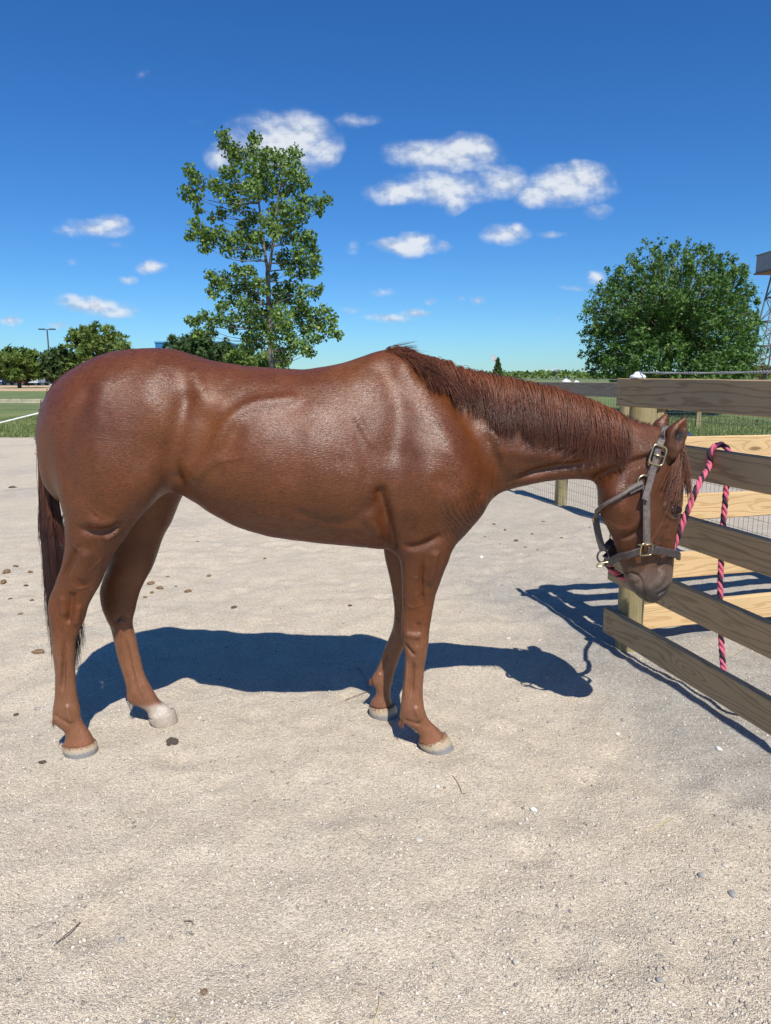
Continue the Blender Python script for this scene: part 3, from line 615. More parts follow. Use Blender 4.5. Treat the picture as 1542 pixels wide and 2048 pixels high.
# ================================================================== things far behind
# --- light pole
q = P(103, 767, 118.0); lp = empty('lamp_post', (q[0], q[1], 0)); tag(lp, 'tall thin dark lamp post with two flat heads above the parking lot', 'lamp post')
top = P(95, 659, 118.0)[2]; DARK = simple_mat('dark_bronze', (.035, .035, .04), .5, .3)
MB().tube([(0, 0, 0), (0, 0, top)], np.array([.17, .10]), 8).build('pole', DARK, lp, True)
MB().tube([(0, 0, 0), (0, 0, .5)], .3, 10).build('base', simple_mat('concrete', (.4, .4, .38), .9), lp)
for s in (-1, 1):
    h = MB().box((s * .85, 0, top + .05), (.9, .42, .16)).box((s * .3, 0, top), (.4, .1, .1)).build('lamp_head', DARK, lp)
    o = MB().box((s * .85, 0, top - .045), (.7, .34, .03)).build('lens', simple_mat('lamp_lens', (.5, .5, .48), .3), h)
# --- parked cars
CGL = simple_mat('car_glass', (.02, .025, .03), .08); TYRE = simple_mat('tyre', (.02, .02, .02), .8); RIM = simple_mat('rim', (.4, .4, .42), .3, .8); HL = simple_mat('headlight_glass', (.75, .76, .78), .15); TLM = simple_mat('tail_light', (.35, .02, .02), .2)
def car(px_, Yc, col, kind, rot, label):
    q = P(px_, 768, Yc); c = empty('parked_car', (q[0], Yc, .034)); c.rotation_euler = (0, 0, rot); tag(c, label, 'car', 'cars parked beyond the track')
    pm = simple_mat('car_paint', col, .25, .1, .04)
    tall = {'suv': 1.72, 'sedan': 1.42, 'pickup': 1.80}[kind]; hood = .95 if kind == 'sedan' else 1.08; hw = .90 if kind != 'sedan' else .86; Ln = 2.3
    prof = {'suv': [(-2.25, .35), (-2.28, 1.0), (-2.15, 1.25), (-1.9, tall), (.55, tall), (1.15, hood + .06), (2.15, hood - .1), (2.3, .75), (2.28, .35)],
            'sedan': [(-2.3, .32), (-2.32, .85), (-2.2, .98), (-1.55, 1.02), (-.95, tall), (.45, tall), (1.15, hood), (2.15, hood - .15), (2.3, .65), (2.28, .32)],
            'pickup': [(-2.6, .45), (-2.62, 1.1), (-.75, 1.12), (-.6, tall), (.6, tall), (1.15, hood + .1), (2.25, hood), (2.4, .8), (2.38, .45)]}[kind]
    V = []; n = len(prof)
    for yy_, sc in ((-hw, 1), (hw, 1)):
        for x, z in prof: V.append((x, yy_ * (.82 if z > 1.2 else 1), z))
    F = [tuple(range(n))[::-1], tuple(range(n, 2 * n))] + [(i, (i + 1) % n, n + (i + 1) % n, n + i) for i in range(n)]
    mesh_from('body', V, F, pm, c)
    t0 = tall - .08; xs = {'suv': (-1.85, .5, 1.02), 'sedan': (-1.35, .4, 1.0), 'pickup': (-.55, .55, 1.05)}[kind]
    for s in (-1, 1):
        y0, y1 = s * (hw * 1.003), s * (hw * .832)
        mesh_from('side_window', [(xs[0], y0 * .985, 1.14), (xs[2], y0 * .985, 1.14), (xs[1], y1, t0), (xs[0] + .15, y1, t0)], [(0, 1, 2, 3)], CGL, c)
    mesh_from('windscreen', [(xs[2] + .16, -hw * .8, 1.15), (xs[2] + .16, hw * .8, 1.15), (xs[1] + .13, hw * .72, t0), (xs[1] + .13, -hw * .72, t0)], [(0, 1, 2, 3)], CGL, c)
    bx_ = prof[2][0] - .02 if kind != 'pickup' else -.72
    mesh_from('rear_window', [(bx_ + (.0 if kind != 'sedan' else .7), -hw * .75, 1.15), (bx_ + (.0 if kind != 'sedan' else .7), hw * .75, 1.15), (bx_ + (.26 if kind != 'sedan' else 1.1), hw * .7, t0), (bx_ + (.26 if kind != 'sedan' else 1.1), -hw * .7, t0)], [(0, 1, 2, 3)], CGL, c)
    for wx in (-1.4, 1.4):
        for s in (-1, 1):
            w_ = MB().tube([(wx, s * (hw - .2), .34), (wx, s * (hw + .02), .34)], .34, 14).build('wheel', TYRE, c); MB().tube([(wx, s * (hw + .015), .34), (wx, s * (hw + .035), .34)], .2, 10).build('rim', RIM, w_)
    fx = prof[-2][0]; rx = prof[1][0]
    for s in (-1, 1):
        MB().box((fx - .02, s * hw * .75, .78), (.08, .34, .16)).build('headlight', HL, c); MB().box((rx + .02, s * hw * .8, .88), (.08, .24, .22)).build('tail_light', TLM, c)
    return c
r90 = -math.pi / 2
car(-8, 150, (.30, .05, .04), 'sedan', r90, 'red car cut by the left edge of the row'); car(8, 148, (.04, .06, .12), 'sedan', r90, 'dark blue sedan at the left end of the parked row')
car(25, 150, (.03, .03, .035), 'suv', r90 + math.pi, 'black sport utility car third from the left in the row'); car(38, 152, (.10, .11, .12), 'sedan', r90, 'grey sedan beside the dark red car'); car(53, 149, (.20, .025, .025), 'suv', r90, 'dark red car in the middle of the parked row')
car(66, 152, (.05, .05, .055), 'sedan', r90 + math.pi, 'small black car between the red and the white one'); car(78, 146, (.80, .80, .80), 'pickup', r90, 'white pickup truck standing out in the parked row')
car(93, 150, (.03, .035, .04), 'sedan', r90, 'black sedan right of the white pickup by the lamp post'); car(106, 149, (.09, .10, .12), 'suv', r90, 'slate car next to the horse rump in the row'); car(120, 150, (.5, .5, .52), 'sedan', r90, "silver sedan half hidden by the horse's rump")
# --- blue flat-roofed building
q = P(345, 755, 190.0); bd = empty('blue_building', (q[0], 190, 0)); tag(bd, "flat blue metal building showing above the horse's croup", 'building')
zt = P(345, 683, 190.0)[2]; m, g = new_mat('blue_cladding'); rib = g.math('SINE', g.math('MULTIPLY', g.new('ShaderNodeSeparateXYZ').outputs[0], 1.0))
sp = g.new('ShaderNodeSeparateXYZ'); g.l.new(g.obj, sp.inputs[0]); rib = g.math('SINE', g.math('MULTIPLY', sp.outputs[0], 12.0))
g.l.new(g.mix(g.mapr(rib, -.2, .6), (.02, .14, .32, 1), (.03, .19, .42, 1)), g.b.inputs['Base Color']); g.b.inputs['Roughness'].default_value = .45
MB().box((5, 8, zt / 2 - .2), (18, 16, zt - .4)).build('wall', m, bd); MB().box((5, 8, zt - .2), (18.3, 16.3, .4)).build('roof', simple_mat('blue_trim', (.06, .22, .42), .4), bd)
MB().box((2, -.03, 1.2), (1.1, .1, 2.3)).build('door', DARK, bd)
for i in range(4): MB().box((-2 + i * 3.6, -.03, 4.5), (1.6, .1, 1.2)).build('window', CGL, bd)
# --- timing tower of steel lattice
TYY = 82.0; q = P(1552, 755, TYY); tw = empty('lattice_tower', (q[0], TYY, 0)); tag(tw, 'steel lattice tower carrying a grey box cabin at the right edge', 'tower')
STEEL = simple_mat('rusty_steel', (.15, .095, .08), .7, .3, .4, 3); GREYS = simple_mat('grey_steel', (.15, .16, .19), .6, .3, .3, 3)
k = TYY / FPX; zt = P(1552, 545, TYY)[2]; zb = 0.0; R0, R1 = 68 * k, 27 * k
def leg_pt(a, z): r = R0 + (R1 - R0) * z / zt; return np.array((r * math.cos(a), r * math.sin(a), z))
ANG = [math.pi + .03, 1.5 * math.pi - .22, 0.03, .5 * math.pi - .22]
for a in ANG: MB().tube([leg_pt(a, 0), leg_pt(a, zt)], .10, 6).build('leg', GREYS, tw)
LV = [P(1552, y, TYY)[2] for y in (742, 692, 643, 595)] + [zt]; LV[0] = max(LV[0], 1.2)
for i, z in enumerate(LV[:-1]):
    for j in range(4):
        a, b = ANG[j], ANG[(j + 1) % 4]; MB().tube([leg_pt(a, z), leg_pt(b, z)], .065, 5).build('cross_beam', STEEL, tw)
        MB().tube([leg_pt(a, z), leg_pt(b, LV[i + 1])], .045, 4).build('diagonal_brace', STEEL, tw); MB().tube([leg_pt(b, z), leg_pt(a, LV[i + 1])], .045, 4).build('diagonal_brace', STEEL, tw)
ld = MB(); a0, a1 = np.array((-46 * k, -1.2, .6)), np.array((-16 * k, -.6, zt))
for s in (-.28, .28): ld.tube([a0 + (s, 0, 0), a1 + (s, 0, 0)], .05, 5)
for t in np.linspace(0, 1, 46): p = a0 + (a1 - a0) * t; ld.tube([p + (-.28, 0, 0), p + (.28, 0, 0)], .022, 4)
ld.build('ladder', STEEL, tw)
cg = MB()
for t in np.linspace(.12, 1, 16):
    p = a0 + (a1 - a0) * t; cg.tube([p + np.array((.4 * math.cos(u), -.1 - .42 * abs(math.sin(u)), 0)) for u in np.linspace(0, math.pi, 7)], .018, 4)
cg.build('ladder_cage', simple_mat('pale_rust', (.32, .20, .17), .7), tw)
z1 = P(1552, 541, TYY)[2]; z2 = P(1552, 506, TYY)[2]; hw = 39 * k
Rt = Matrix.Rotation(.05, 3, 'Z'); CABM = simple_mat('cabin_panel', (.22, .25, .30), .6, 0, .08, 1)
MB().box((0, 0, (z1 + z2) / 2), (2 * hw, 2 * hw, z2 - z1), M=Rt).build('cabin', CABM, tw); MB().box((0, 0, z2 + .05), (2 * hw + .2, 2 * hw + .2, .1), M=Rt).build('cabin_roof', GREYS, tw); MB().box((0, 0, z1 - .1), (2 * hw + .25, 2 * hw + .25, .16), M=Rt).build('cabin_floor', STEEL, tw)
# dark emblem on the cabin front: a slanted cube-like block with small strokes above
em = MB(); ex = P(1527, 519, TYY)[0] - tw.location.x; ez = P(1527, 519, TYY)[2]; fy = -hw - .14
def pl(pts): 
    V = [(ex + x * k, fy - .10 * 0 + (ex + x * k) * .05, ez + z * k) for x, z in pts]; V += [(a, b + .03, c) for a, b, c in V]; n = len(pts)
    em.add(V, [tuple(range(n))[::-1]] + [(i, (i + 1) % n, n + (i + 1) % n, n + i) for i in range(n)])
pl([(-6, -4), (2, -5), (5, 0), (4, 2), (-4, 2)]); pl([(-2, 2.6), (0, 2.6), (0, 6), (-2, 6)]); pl([(1, 2.6), (3, 2.6), (3.6, 6), (1.4, 6)]); pl([(5, 1.5), (6.2, 1.5), (7.4, 7), (4.4, 7), (4.4, 6), (6, 6)])
em.build('emblem', simple_mat('emblem_black', (.012, .015, .03), .5), tw)
# --- flag
q = P(984, 755, 140.0); fl = empty('flagpole', (q[0], 140, 0)); tag(fl, 'tiny flagpole with a faded striped flag beside the spruce', 'flagpole'); zt = P(984, 706, 140.0)[2]
MB().tube([(0, 0, 0), (0, 0, zt)], np.array([.07, .04]), 6).build('pole', simple_mat('pole_white', (.6, .6, .6), .4), fl)
for i in range(7):
    V = [(x, .12 * math.sin(x * 5 + i * .2), zt - .25 - i * .15 - .075 * d_ - x * .7) for d_ in (0, 2) for x in np.linspace(.05, .55, 7)]
    mesh_from('flag_stripe', V, [(j, j + 1, 7 + j + 1, 7 + j) for j in range(6)], simple_mat('flag_red', (.42, .22, .22), .8) if i % 2 == 0 else simple_mat('flag_white', (.7, .7, .72), .8), fl)
# --- water tower on the horizon
q = P(1111, 755, 520.0); wt = empty('water_tower', (q[0], 520, 0)); tag(wt, 'tiny water tower silhouetted on the horizon above the far rail', 'water tower'); z1 = P(1111, 743, 520.0)[2]
MB().tube([(0, 0, 0), (0, 0, z1)], .5, 8).build('stem', GREYS, wt)
MB().tube([(0, 0, z1 - 1.4), (0, 0, z1 - .9), (0, 0, z1), (0, 0, z1 + .8), (0, 0, z1 + 1.2)], np.array([.5, 1.5, 2.0, 1.6, .3]), 12).build('tank', GREYS, wt, True)
# ================================================================== the horse
HY = 2.8                      # depth of the horse's middle plane
H = 0.0055
G0 = np.array((-1.46, 2.36, -0.02)); G1 = np.array((1.34, 3.16, 1.68))
GN = np.ceil((G1 - G0) / H).astype(int) + 1
AX = [(G0[i] + H * np.arange(GN[i])).astype(np.float32) for i in range(3)]
FLD = np.full(GN, 0.3, np.float32)
def sub(lo, hi):
    i0 = np.clip(np.floor((np.array(lo) - G0) / H).astype(int), 0, GN - 1)
    i1 = np.clip(np.ceil((np.array(hi) - G0) / H).astype(int) + 1, 1, GN)
    return tuple(slice(a, b) for a, b in zip(i0, i1))
def axes(sl): return AX[0][sl[0]][:, None, None], AX[1][sl[1]][None, :, None], AX[2][sl[2]][None, None, :]
def blend(sl, f, k):
    a = FLD[sl]
    h = np.maximum(k - np.abs(a - f), 0) / k
    FLD[sl] = np.minimum(a, f) - h * h * k * 0.25
def carve(sl, f, k):
    a = FLD[sl]; f = -f
    h = np.maximum(k - np.abs(a - f), 0) / k
    FLD[sl] = np.maximum(a, f) + h * h * k * 0.25
def loft_x(top, bot, widths, Y, k, ny=2.2, ntop=None, mid=0.5):
    """top/bot: pixel outlines; widths: (px, half width[, n_top]); cross-sections stand across x"""
    T = np.array([P(x, y, Y) for x, y in top]); B = np.array([P(x, y, Y) for x, y in bot])
    wx = np.array([P(w[0], 850, Y)[0] for w in widths]); wb = np.array([w[1] for w in widths])
    wn_ = np.array([w[2] if len(w) > 2 else ny for w in widths])
    wm = np.array([w[3] if len(w) > 3 else mid for w in widths])
    x0, x1 = max(T[0, 0], B[0, 0]), min(T[-1, 0], B[-1, 0])
    sl = sub((x0 - k, Y - wb.max() - k - .03, B[:, 2].min() - k - .03), (x1 + k, Y + wb.max() + k + .03, T[:, 2].max() + k + .03))
    x, y, z = axes(sl); xx = x[:, 0, 0]
    zt = hermite(T[:, 0], T[:, 2], xx)[:, None, None]; zb = hermite(B[:, 0], B[:, 2], xx)[:, None, None]
    b = hermite(wx, wb, xx)[:, None, None]; n = hermite(wx, wn_, xx)[:, None, None]; m = hermite(wx, wm, xx)[:, None, None]
    zm = zb + (zt - zb) * m
    up = (z > zm)
    hz = np.maximum(np.where(up, zt - zm, zm - zb), 0.004)
    nn = np.where(up, n, ny).astype(np.float32)
    r = (np.abs((y - Y) / b) ** nn + np.abs((z - zm) / hz) ** nn) ** (1 / nn)
    f = (r - 1) * np.minimum(b, hz)
    f = np.maximum(f, np.maximum(x0 - x, x - x1)).astype(np.float32)
    blend(sl, f, k)
def loft_z(rows, k, yaw=0.0, n=2.0, YY=None):
    """rows: (py, left px, right px, depth centre, half depth); cross-sections lie level"""
    R = []
    for py, l, r, yc, ry in rows:
        a, b_ = P(l, py, yc), P(r, py, yc)
        R.append((a[2], (a[0] + b_[0]) / 2, (b_[0] - a[0]) / 2, yc, ry))
    R = np.array(R)[::-1]; z0, z1 = R[0, 0], R[-1, 0]
    s, c = math.sin(yaw), math.cos(yaw)
    ext = max(R[:, 2].max(), R[:, 4].max())
    sl = sub((R[:, 1].min() - ext - k, R[:, 3].min() - ext - k, z0 - k), (R[:, 1].max() + ext + k, R[:, 3].max() + ext + k, z1 + k))
    x, y, z = axes(sl); zz = z[0, 0, :]
    cx, sx, cy, ry = (hermite(R[:, 0], R[:, i], zz)[None, None, :] for i in (1, 2, 3, 4))
    ax = np.sqrt(np.maximum(sx * sx - (ry * s) ** 2, (0.4 * sx) ** 2)) / max(c, .5)
    ax = np.maximum(ax, 0.003); ry = np.maximum(ry, 0.003)
    u = (x - cx) * c + (y - cy) * s; v = -(x - cx) * s + (y - cy) * c
    r = (np.abs(u / ax) ** n + np.abs(v / ry) ** n) ** (1 / n)
    f = (r - 1) * np.minimum(ax, ry)
    f = np.maximum(f, np.maximum(z0 - z, z - z1)).astype(np.float32)
    blend(sl, f, k)
def cone(a, b, ra, rb, k, sy=1.0, cut=False):
    """rounded cone from a to b, squashed along y by sy"""
    a, b = np.array(a), np.array(b); rm = max(ra, rb) + k + .01
    sl = sub(np.minimum(a, b) - rm, np.maximum(a, b) + rm); x, y, z = axes(sl)
    d = b - a; px_, py_, pz_ = x - a[0], (y - a[1]), z - a[2]
    t = np.clip((px_ * d[0] + py_ * d[1] + pz_ * d[2]) / (d @ d + 1e-9), 0, 1)
    q = np.sqrt((px_ - d[0] * t) ** 2 + ((py_ - d[1] * t) / sy) ** 2 + (pz_ - d[2] * t) ** 2)
    f = (q - (ra + (rb - ra) * t)).astype(np.float32) * min(1, sy)
    (carve if cut else blend)(sl, f, k)
def ellip(c, r, k, cut=False, rot=0.0):
    """ellipsoid; rot turns it in the x-z plane"""
    c, r = np.array(c), np.array(r); m = r.max() + k + .01
    sl = sub(c - m, c + m); x, y, z = axes(sl); x = x - c[0]; y = y - c[1]; z = z - c[2]
    cs, sn = math.cos(rot), math.sin(rot); u = x * cs + z * sn; w = -x * sn + z * cs
    q = np.sqrt((u / r[0]) ** 2 + (y / r[1]) ** 2 + (w / r[2]) ** 2)
    q2 = np.sqrt((u / r[0] ** 2) ** 2 + (y / r[1] ** 2) ** 2 + (w / r[2] ** 2) ** 2) + 1e-6
    f = (q * (q - 1) / q2).astype(np.float32)
    (carve if cut else blend)(sl, f, k)

# --- trunk
loft_x(top=[(88, 872), (90, 848), (97, 815), (109, 784), (128, 759), (152, 739), (200, 712), (250, 700), (300, 696), (340, 698), (380, 708), (430, 722),
            (500, 733), (560, 738), (600, 739), (640, 735), (680, 727), (720, 714), (755, 703), (790, 697), (830, 708), (870, 740), (905, 800), (930, 880), (948, 960), (952, 985)],
       bot=[(88, 873), (92, 900), (102, 940), (115, 985), (150, 1010), (200, 1015), (260, 1002), (310, 988), (360, 984), (400, 1003), (450, 1033), (500, 1055), (560, 1070), (620, 1078),
            (680, 1085), (740, 1092), (800, 1096), (860, 1094), (890, 1086), (915, 1070), (935, 1045), (948, 1010), (952, 990)],
       widths=[(88, .02), (92, .075), (101, .125), (115, .175), (150, .22, 2.1, .6), (200, .255, 2.1, .6), (260, .275, 2.0, .6), (330, .275, 1.9, .55), (400, .265, 1.9, .5), (480, .285, 2.0, .48), (560, .305, 2.0, .46),
               (640, .305, 1.95, .45), (700, .29, 1.85, .44), (760, .262, 1.7, .43), (820, .238, 1.65, .42), (880, .21, 1.8, .42), (915, .17, 2.0, .42), (940, .10, 2.0, .42), (952, .03)],
       Y=HY, k=.02)
for sd in (-1, 1):
    ellip(P(918, 1000, HY + sd * .075), (.10, .085, .15), .06, rot=-.35)
# --- hindquarters and hind legs
NH, FH, NF, FF = 2.69, 2.945, 2.715, 3.0
hind_up = [(770, 160, 300, .02, .06), (800, 124, 335, .0, .105), (850, 102, 352, .0, .135), (900, 105, 352, .0, .15), (950, 115, 342, .0, .152), (1000, 127, 312, .0, .14), (1032, 134, 282, .0, .122)]
hind_dep = [(1056, .107), (1082, .094), (1106, .083), (1143, .066), (1170, .056), (1194, .050), (1210, .047), (1238, .045), (1262, .040), (1285, .034), (1305, .031), (1339, .028), (1372, .028), (1396, .032), (1423, .037), (1436, .037), (1448, .034), (1458, .032), (1468, .033), (1480, .038), (1488, .043)]
near_l = {1056: (135, 262), 1082: (135, 246), 1106: (131, 229), 1143: (120, 211), 1170: (109, 199), 1194: (99, 186), 1210: (97, 177), 1238: (100, 168), 1262: (102.5, 158), 1285: (105, 151), 1305: (107, 150), 1339: (110, 150), 1372: (110.5, 153), 1396: (109, 156),
          1423: (106, 160), 1436: (106, 161.5), 1448: (113, 167), 1458: (126, 174), 1468: (131, 180), 1480: (130, 186), 1488: (124, 189)}
loft_z([(py, l, r, NH - .035 + dy, ry) for py, l, r, dy, ry in hind_up] + [(py, *near_l[py], NH - .035 * min(1, max(0, (1200 - py) / 144)), ry) for py, ry in hind_dep], k=.035, n=2.15)
# far hind leg (its own outline, standing further forward)
far_rows = [(760, 190, 320, .10), (830, 150, 372, .135), (900, 150, 378, .15), (950, 165, 372, .15), (985, 190, 366, .142), (1008, 200, 357, .13), (1045, 212, 341, .11), (1072, 217, 326, .095), (1106, 222, 314, .083), (1136, 215, 303, .07), (1160, 206, 290, .058),
            (1178, 201, 282, .05), (1190, 201, 278, .047), (1217, 206, 271, .045), (1234, 213, 266.5, .042), (1252, 221, 266, .037), (1282, 228, 273, .031), (1312, 234.5, 279.5, .028), (1345, 244, 288, .028), (1365, 250, 297, .031), (1384, 253, 308, .036), (1398, 254, 316, .037),
            (1407, 268, 328, .034), (1414, 284, 338, .032), (1421, 294, 345, .034), (1428, 297, 348, .040), (1434, 297, 350, .043)]
loft_z([(py, l, r, FH, ry) for py, l, r, ry in far_rows], k=.035, n=2.15)
# --- shoulders and forelegs
fore_up = [(740, 800, 850, .10, .02), (790, 795, 885, .05, .075), (850, 793, 925, .012, .105), (900, 793, 948, -.015, .118), (950, 786, 962, -.015, .124), (1000, 779, 955, -.01, .118), (1035, 778, 935, -.005, .104), (1065, 782, 916, 0, .09)]
fore_dep = [(1095, .077), (1118, .070), (1148, .061), (1184, .052), (1224, .044), (1250, .043), (1277, .044), (1295, .041), (1316, .033), (1340, .028), (1366, .027), (1392, .029), (1412, .034), (1424, .036), (1435, .036), (1444, .033), (1452, .032), (1461, .033), (1470, .037), (1477, .041), (1483, .044)]
nf_l = {1095: (791, 905), 1118: (799, 899), 1148: (802.5, 887), 1184: (803, 874), 1224: (804, 864.5), 1250: (802.5, 860.5), 1277: (802.5, 857), 1295: (807.5, 856), 1316: (809, 852.5), 1340: (808, 848.5), 1366: (805.5, 847), 1392: (802.5, 846), 1412: (801, 847.5),
        1424: (799.5, 850.5), 1435: (799, 855), 1444: (807, 862), 1452: (820, 870), 1461: (832, 880), 1470: (839, 887), 1477: (838, 891), 1483: (836.5, 893)}
loft_z([(py, l, r, NF - .04 + dy, ry) for py, l, r, dy, ry in fore_up] + [(py, *nf_l[py], NF - .04 * min(1, max(0, (1224 - py) / 129)), ry) for py, ry in fore_dep], k=.05, n=2.1)
ff_rows = [(800, 800, 890, .085), (900, 790, 945, .118), (950, 785, 955, .124), (1000, 777, 945, .11), (1050, 768, 905, .09), (1080, 766, 882, .076), (1097, 767, 874, .07), (1126, 772, 866, .062), (1158, 779, 858, .054), (1190, 786, 852, .046), (1219, 789, 847, .043), (1242, 788, 842, .043), (1258, 785, 834, .042), (1277, 777.5, 822, .038),
           (1298, 769, 808, .031), (1316, 762, 799.5, .028), (1338, 752.5, 791.5, .028), (1350, 745, 788, .032), (1361, 741, 785.5, .034), (1371, 747, 783, .031), (1381, 752, 781.5, .030), (1391, 750.5, 781.5, .033), (1401, 742, 783, .038), (1410, 739, 787, .043)]
loft_z([(py, l, r, FF - .045 * min(1, max(0, (1224 - py) / 129)), ry) for py, l, r, ry in ff_rows], k=.03, n=2.15)
# --- neck
loft_x(top=[(800, 770), (850, 745), (900, 735), (950, 742), (1000, 752), (1050, 762), (1100, 772), (1150, 789), (1200, 809), (1250, 834), (1290, 850), (1330, 866)],
       bot=[(800, 930), (850, 985), (900, 1020), (950, 1012), (1000, 986), (1050, 971), (1100, 962), (1150, 958), (1200, 962), (1250, 965), (1290, 950), (1330, 925)],
       widths=[(800, .15, 1.5), (880, .155, 1.6, .42), (950, .14, 1.6, .45), (1000, .122, 1.6, .46), (1050, .108, 1.6, .48), (1100, .097, 1.6, .5), (1150, .091, 1.7, .52), (1200, .088, 1.8, .55), (1250, .086, 1.9, .55), (1290, .08, 2, .55), (1330, .06, 2, .5)],
       Y=HY, k=.07, ny=2.0)
# --- head
YAW = math.radians(20)
HC = HY + .005
head = [(855, 1298, 1320, .02), (864, 1284, 1333, .045), (880, 1262, 1351, .065), (900, 1236, 1364, .08), (930, 1212, 1369, .09), (960, 1197, 1370.5, .096), (985, 1192, 1371, .099), (1005, 1192.5, 1370, .099), (1026, 1197, 1366, .095), (1042, 1203, 1362.5, .089), (1058, 1212, 1359, .082),
        (1074, 1220, 1356.5, .073), (1090, 1226, 1354.5, .066), (1107, 1231, 1352.5, .060), (1128, 1238, 1351, .056), (1146, 1244, 1348.5, .055), (1160, 1249, 1346, .055), (1172, 1256, 1341.5, .053), (1183, 1266, 1333, .049), (1193, 1277, 1322.5, .042), (1200, 1286, 1314, .032), (1205, 1294, 1308, .018)]
loft_z([(py, l, r, HC, b) for py, l, r, b in head], k=.03, yaw=YAW, n=2.25)
# --- ears: a pointed leaf with a hollow in front
def ear(rows, Y, hollow, hr):
    pts = [P(x, y, Y) for x, y, r in rows]
    for (p, q, a, b_) in zip(pts[:-1], pts[1:], rows[:-1], rows[1:]):
        cone(p, q, a[2], b_[2], .004 if a is not rows[0] else .015, sy=.8)
    hp = [P(x, y, Y) + np.array(off) for x, y, r, off in hollow]
    for p, q, a, b_ in zip(hp[:-1], hp[1:], hollow[:-1], hollow[1:]):
        cone(p, q, a[2], b_[2], .004, cut=True, sy=1.2)
ear([(1345, 906, .026), (1348, 889, .036), (1352.5, 868, .040), (1360.5, 852, .0235), (1367.5, 841, .0105), (1373, 832, .003)], HY - .080,
    [(1350, 893, .012, (.004, -.032, 0)), (1355.5, 870, .0255, (.004, -.034, 0)), (1361.5, 855, .016, (.002, -.023, 0)), (1368, 844, .006, (.0, -.011, 0))], 0)
ear([(1322, 884, .024), (1321, 868, .035), (1323, 851, .033), (1330, 837, .019), (1336, 825, .004)], HY + .075,
    [(1331, 868, .010, (.012, -.012, 0)), (1332, 852, .012, (.010, -.015, 0)), (1334, 838, .005, (.004, -.01, 0))], 0)

# ------------------------------------------------ sampling and ray casting
def fsample(p):
    q = (np.asarray(p, np.float64) - G0) / H
    q = np.clip(q, 0, GN - 1.001); i = q.astype(int); t = q - i; r = 0
    for a in (0, 1):
        for b in (0, 1):
            for c in (0, 1):
                w = (t[..., 0] if a else 1 - t[..., 0]) * (t[..., 1] if b else 1 - t[..., 1]) * (t[..., 2] if c else 1 - t[..., 2])
                r = r + w * FLD[i[..., 0] + a, i[..., 1] + b, i[..., 2] + c]
    return r
def fgrad(p, e=.009):
    p = np.asarray(p, float); g = np.zeros_like(p)
    for k in range(3):
        d = np.zeros(3); d[k] = e
        g[..., k] = fsample(p + d) - fsample(p - d)
    return g / (np.linalg.norm(g, axis=-1, keepdims=True) + 1e-9)
def cast(pts, far=False, default=HY):
    """where the lines of sight through the given pixels meet the horse"""
    out = []
    for px_, py_ in pts:
        d = ray(px_, py_); d = d / np.linalg.norm(d)
        ts = np.arange(2.3, 3.4, .003); q = np.array((0, 0, CAM_H)) + ts[:, None] * d
        ins = (fsample(q) < 0) & np.all((q > G0) & (q < G1), axis=1)
        if ins.any():
            out.append(q[np.argmax(ins)])
        else:
            f = fsample(q); out.append(q[np.argmin(f)] if default is None else P(px_, py_, default))
    return np.array(out)

def surface_nets():
    ins = FLD < 0
    a = ins[:-1, :-1, :-1]; allin = a.copy(); anyin = a.copy()
    for dx in (0, 1):
        for dy in (0, 1):
            for dz in (0, 1):
                s_ = ins[dx:GN[0] - 1 + dx, dy:GN[1] - 1 + dy, dz:GN[2] - 1 + dz]
                allin &= s_; anyin |= s_
    act = anyin & ~allin
    I = np.argwhere(act); idx = np.full(act.shape, -1, np.int32); idx[act] = np.arange(len(I))
    acc = np.zeros((len(I), 3)); cnt = np.zeros(len(I))
    cor = [(x, y, z) for x in (0, 1) for y in (0, 1) for z in (0, 1)]
    vals = {c: FLD[I[:, 0] + c[0], I[:, 1] + c[1], I[:, 2] + c[2]] for c in cor}
    for c in cor:
        for k in range(3):
            if c[k] == 0:
                d = list(c); d[k] = 1; va, vb = vals[c], vals[tuple(d)]
                m = (va < 0) != (vb < 0); t = np.where(m, va / (va - vb + 1e-20), 0)
                q = np.tile(np.array(c, float), (len(I), 1)); q[:, k] += t
                acc[m] += q[m]; cnt[m] += 1
    V = G0 + H * (I + acc / cnt[:, None])
    Fs = []
    for k in range(3):
        sl0 = [slice(1, -1)] * 3; sl1 = [slice(1, -1)] * 3
        sl0[k] = slice(0, -1); sl1[k] = slice(1, None)
        A, B = ins[tuple(sl0)], ins[tuple(sl1)]
        E = np.argwhere(A != B); off = np.array([1, 1, 1]); off[k] = 0
        flip = A[tuple(E.T)]
        E = E + off
        u, v = (k + 1) % 3, (k + 2) % 3
        def cell(du, dv):
            c = E.copy(); c[:, u] -= du; c[:, v] -= dv
            return idx[tuple(c.T)]
        q = np.stack([cell(0, 0), cell(1, 0), cell(1, 1), cell(0, 1)], 1)
        q[~flip] = q[~flip][:, ::-1]
        Fs.append(q)
    return V, np.concatenate(Fs)
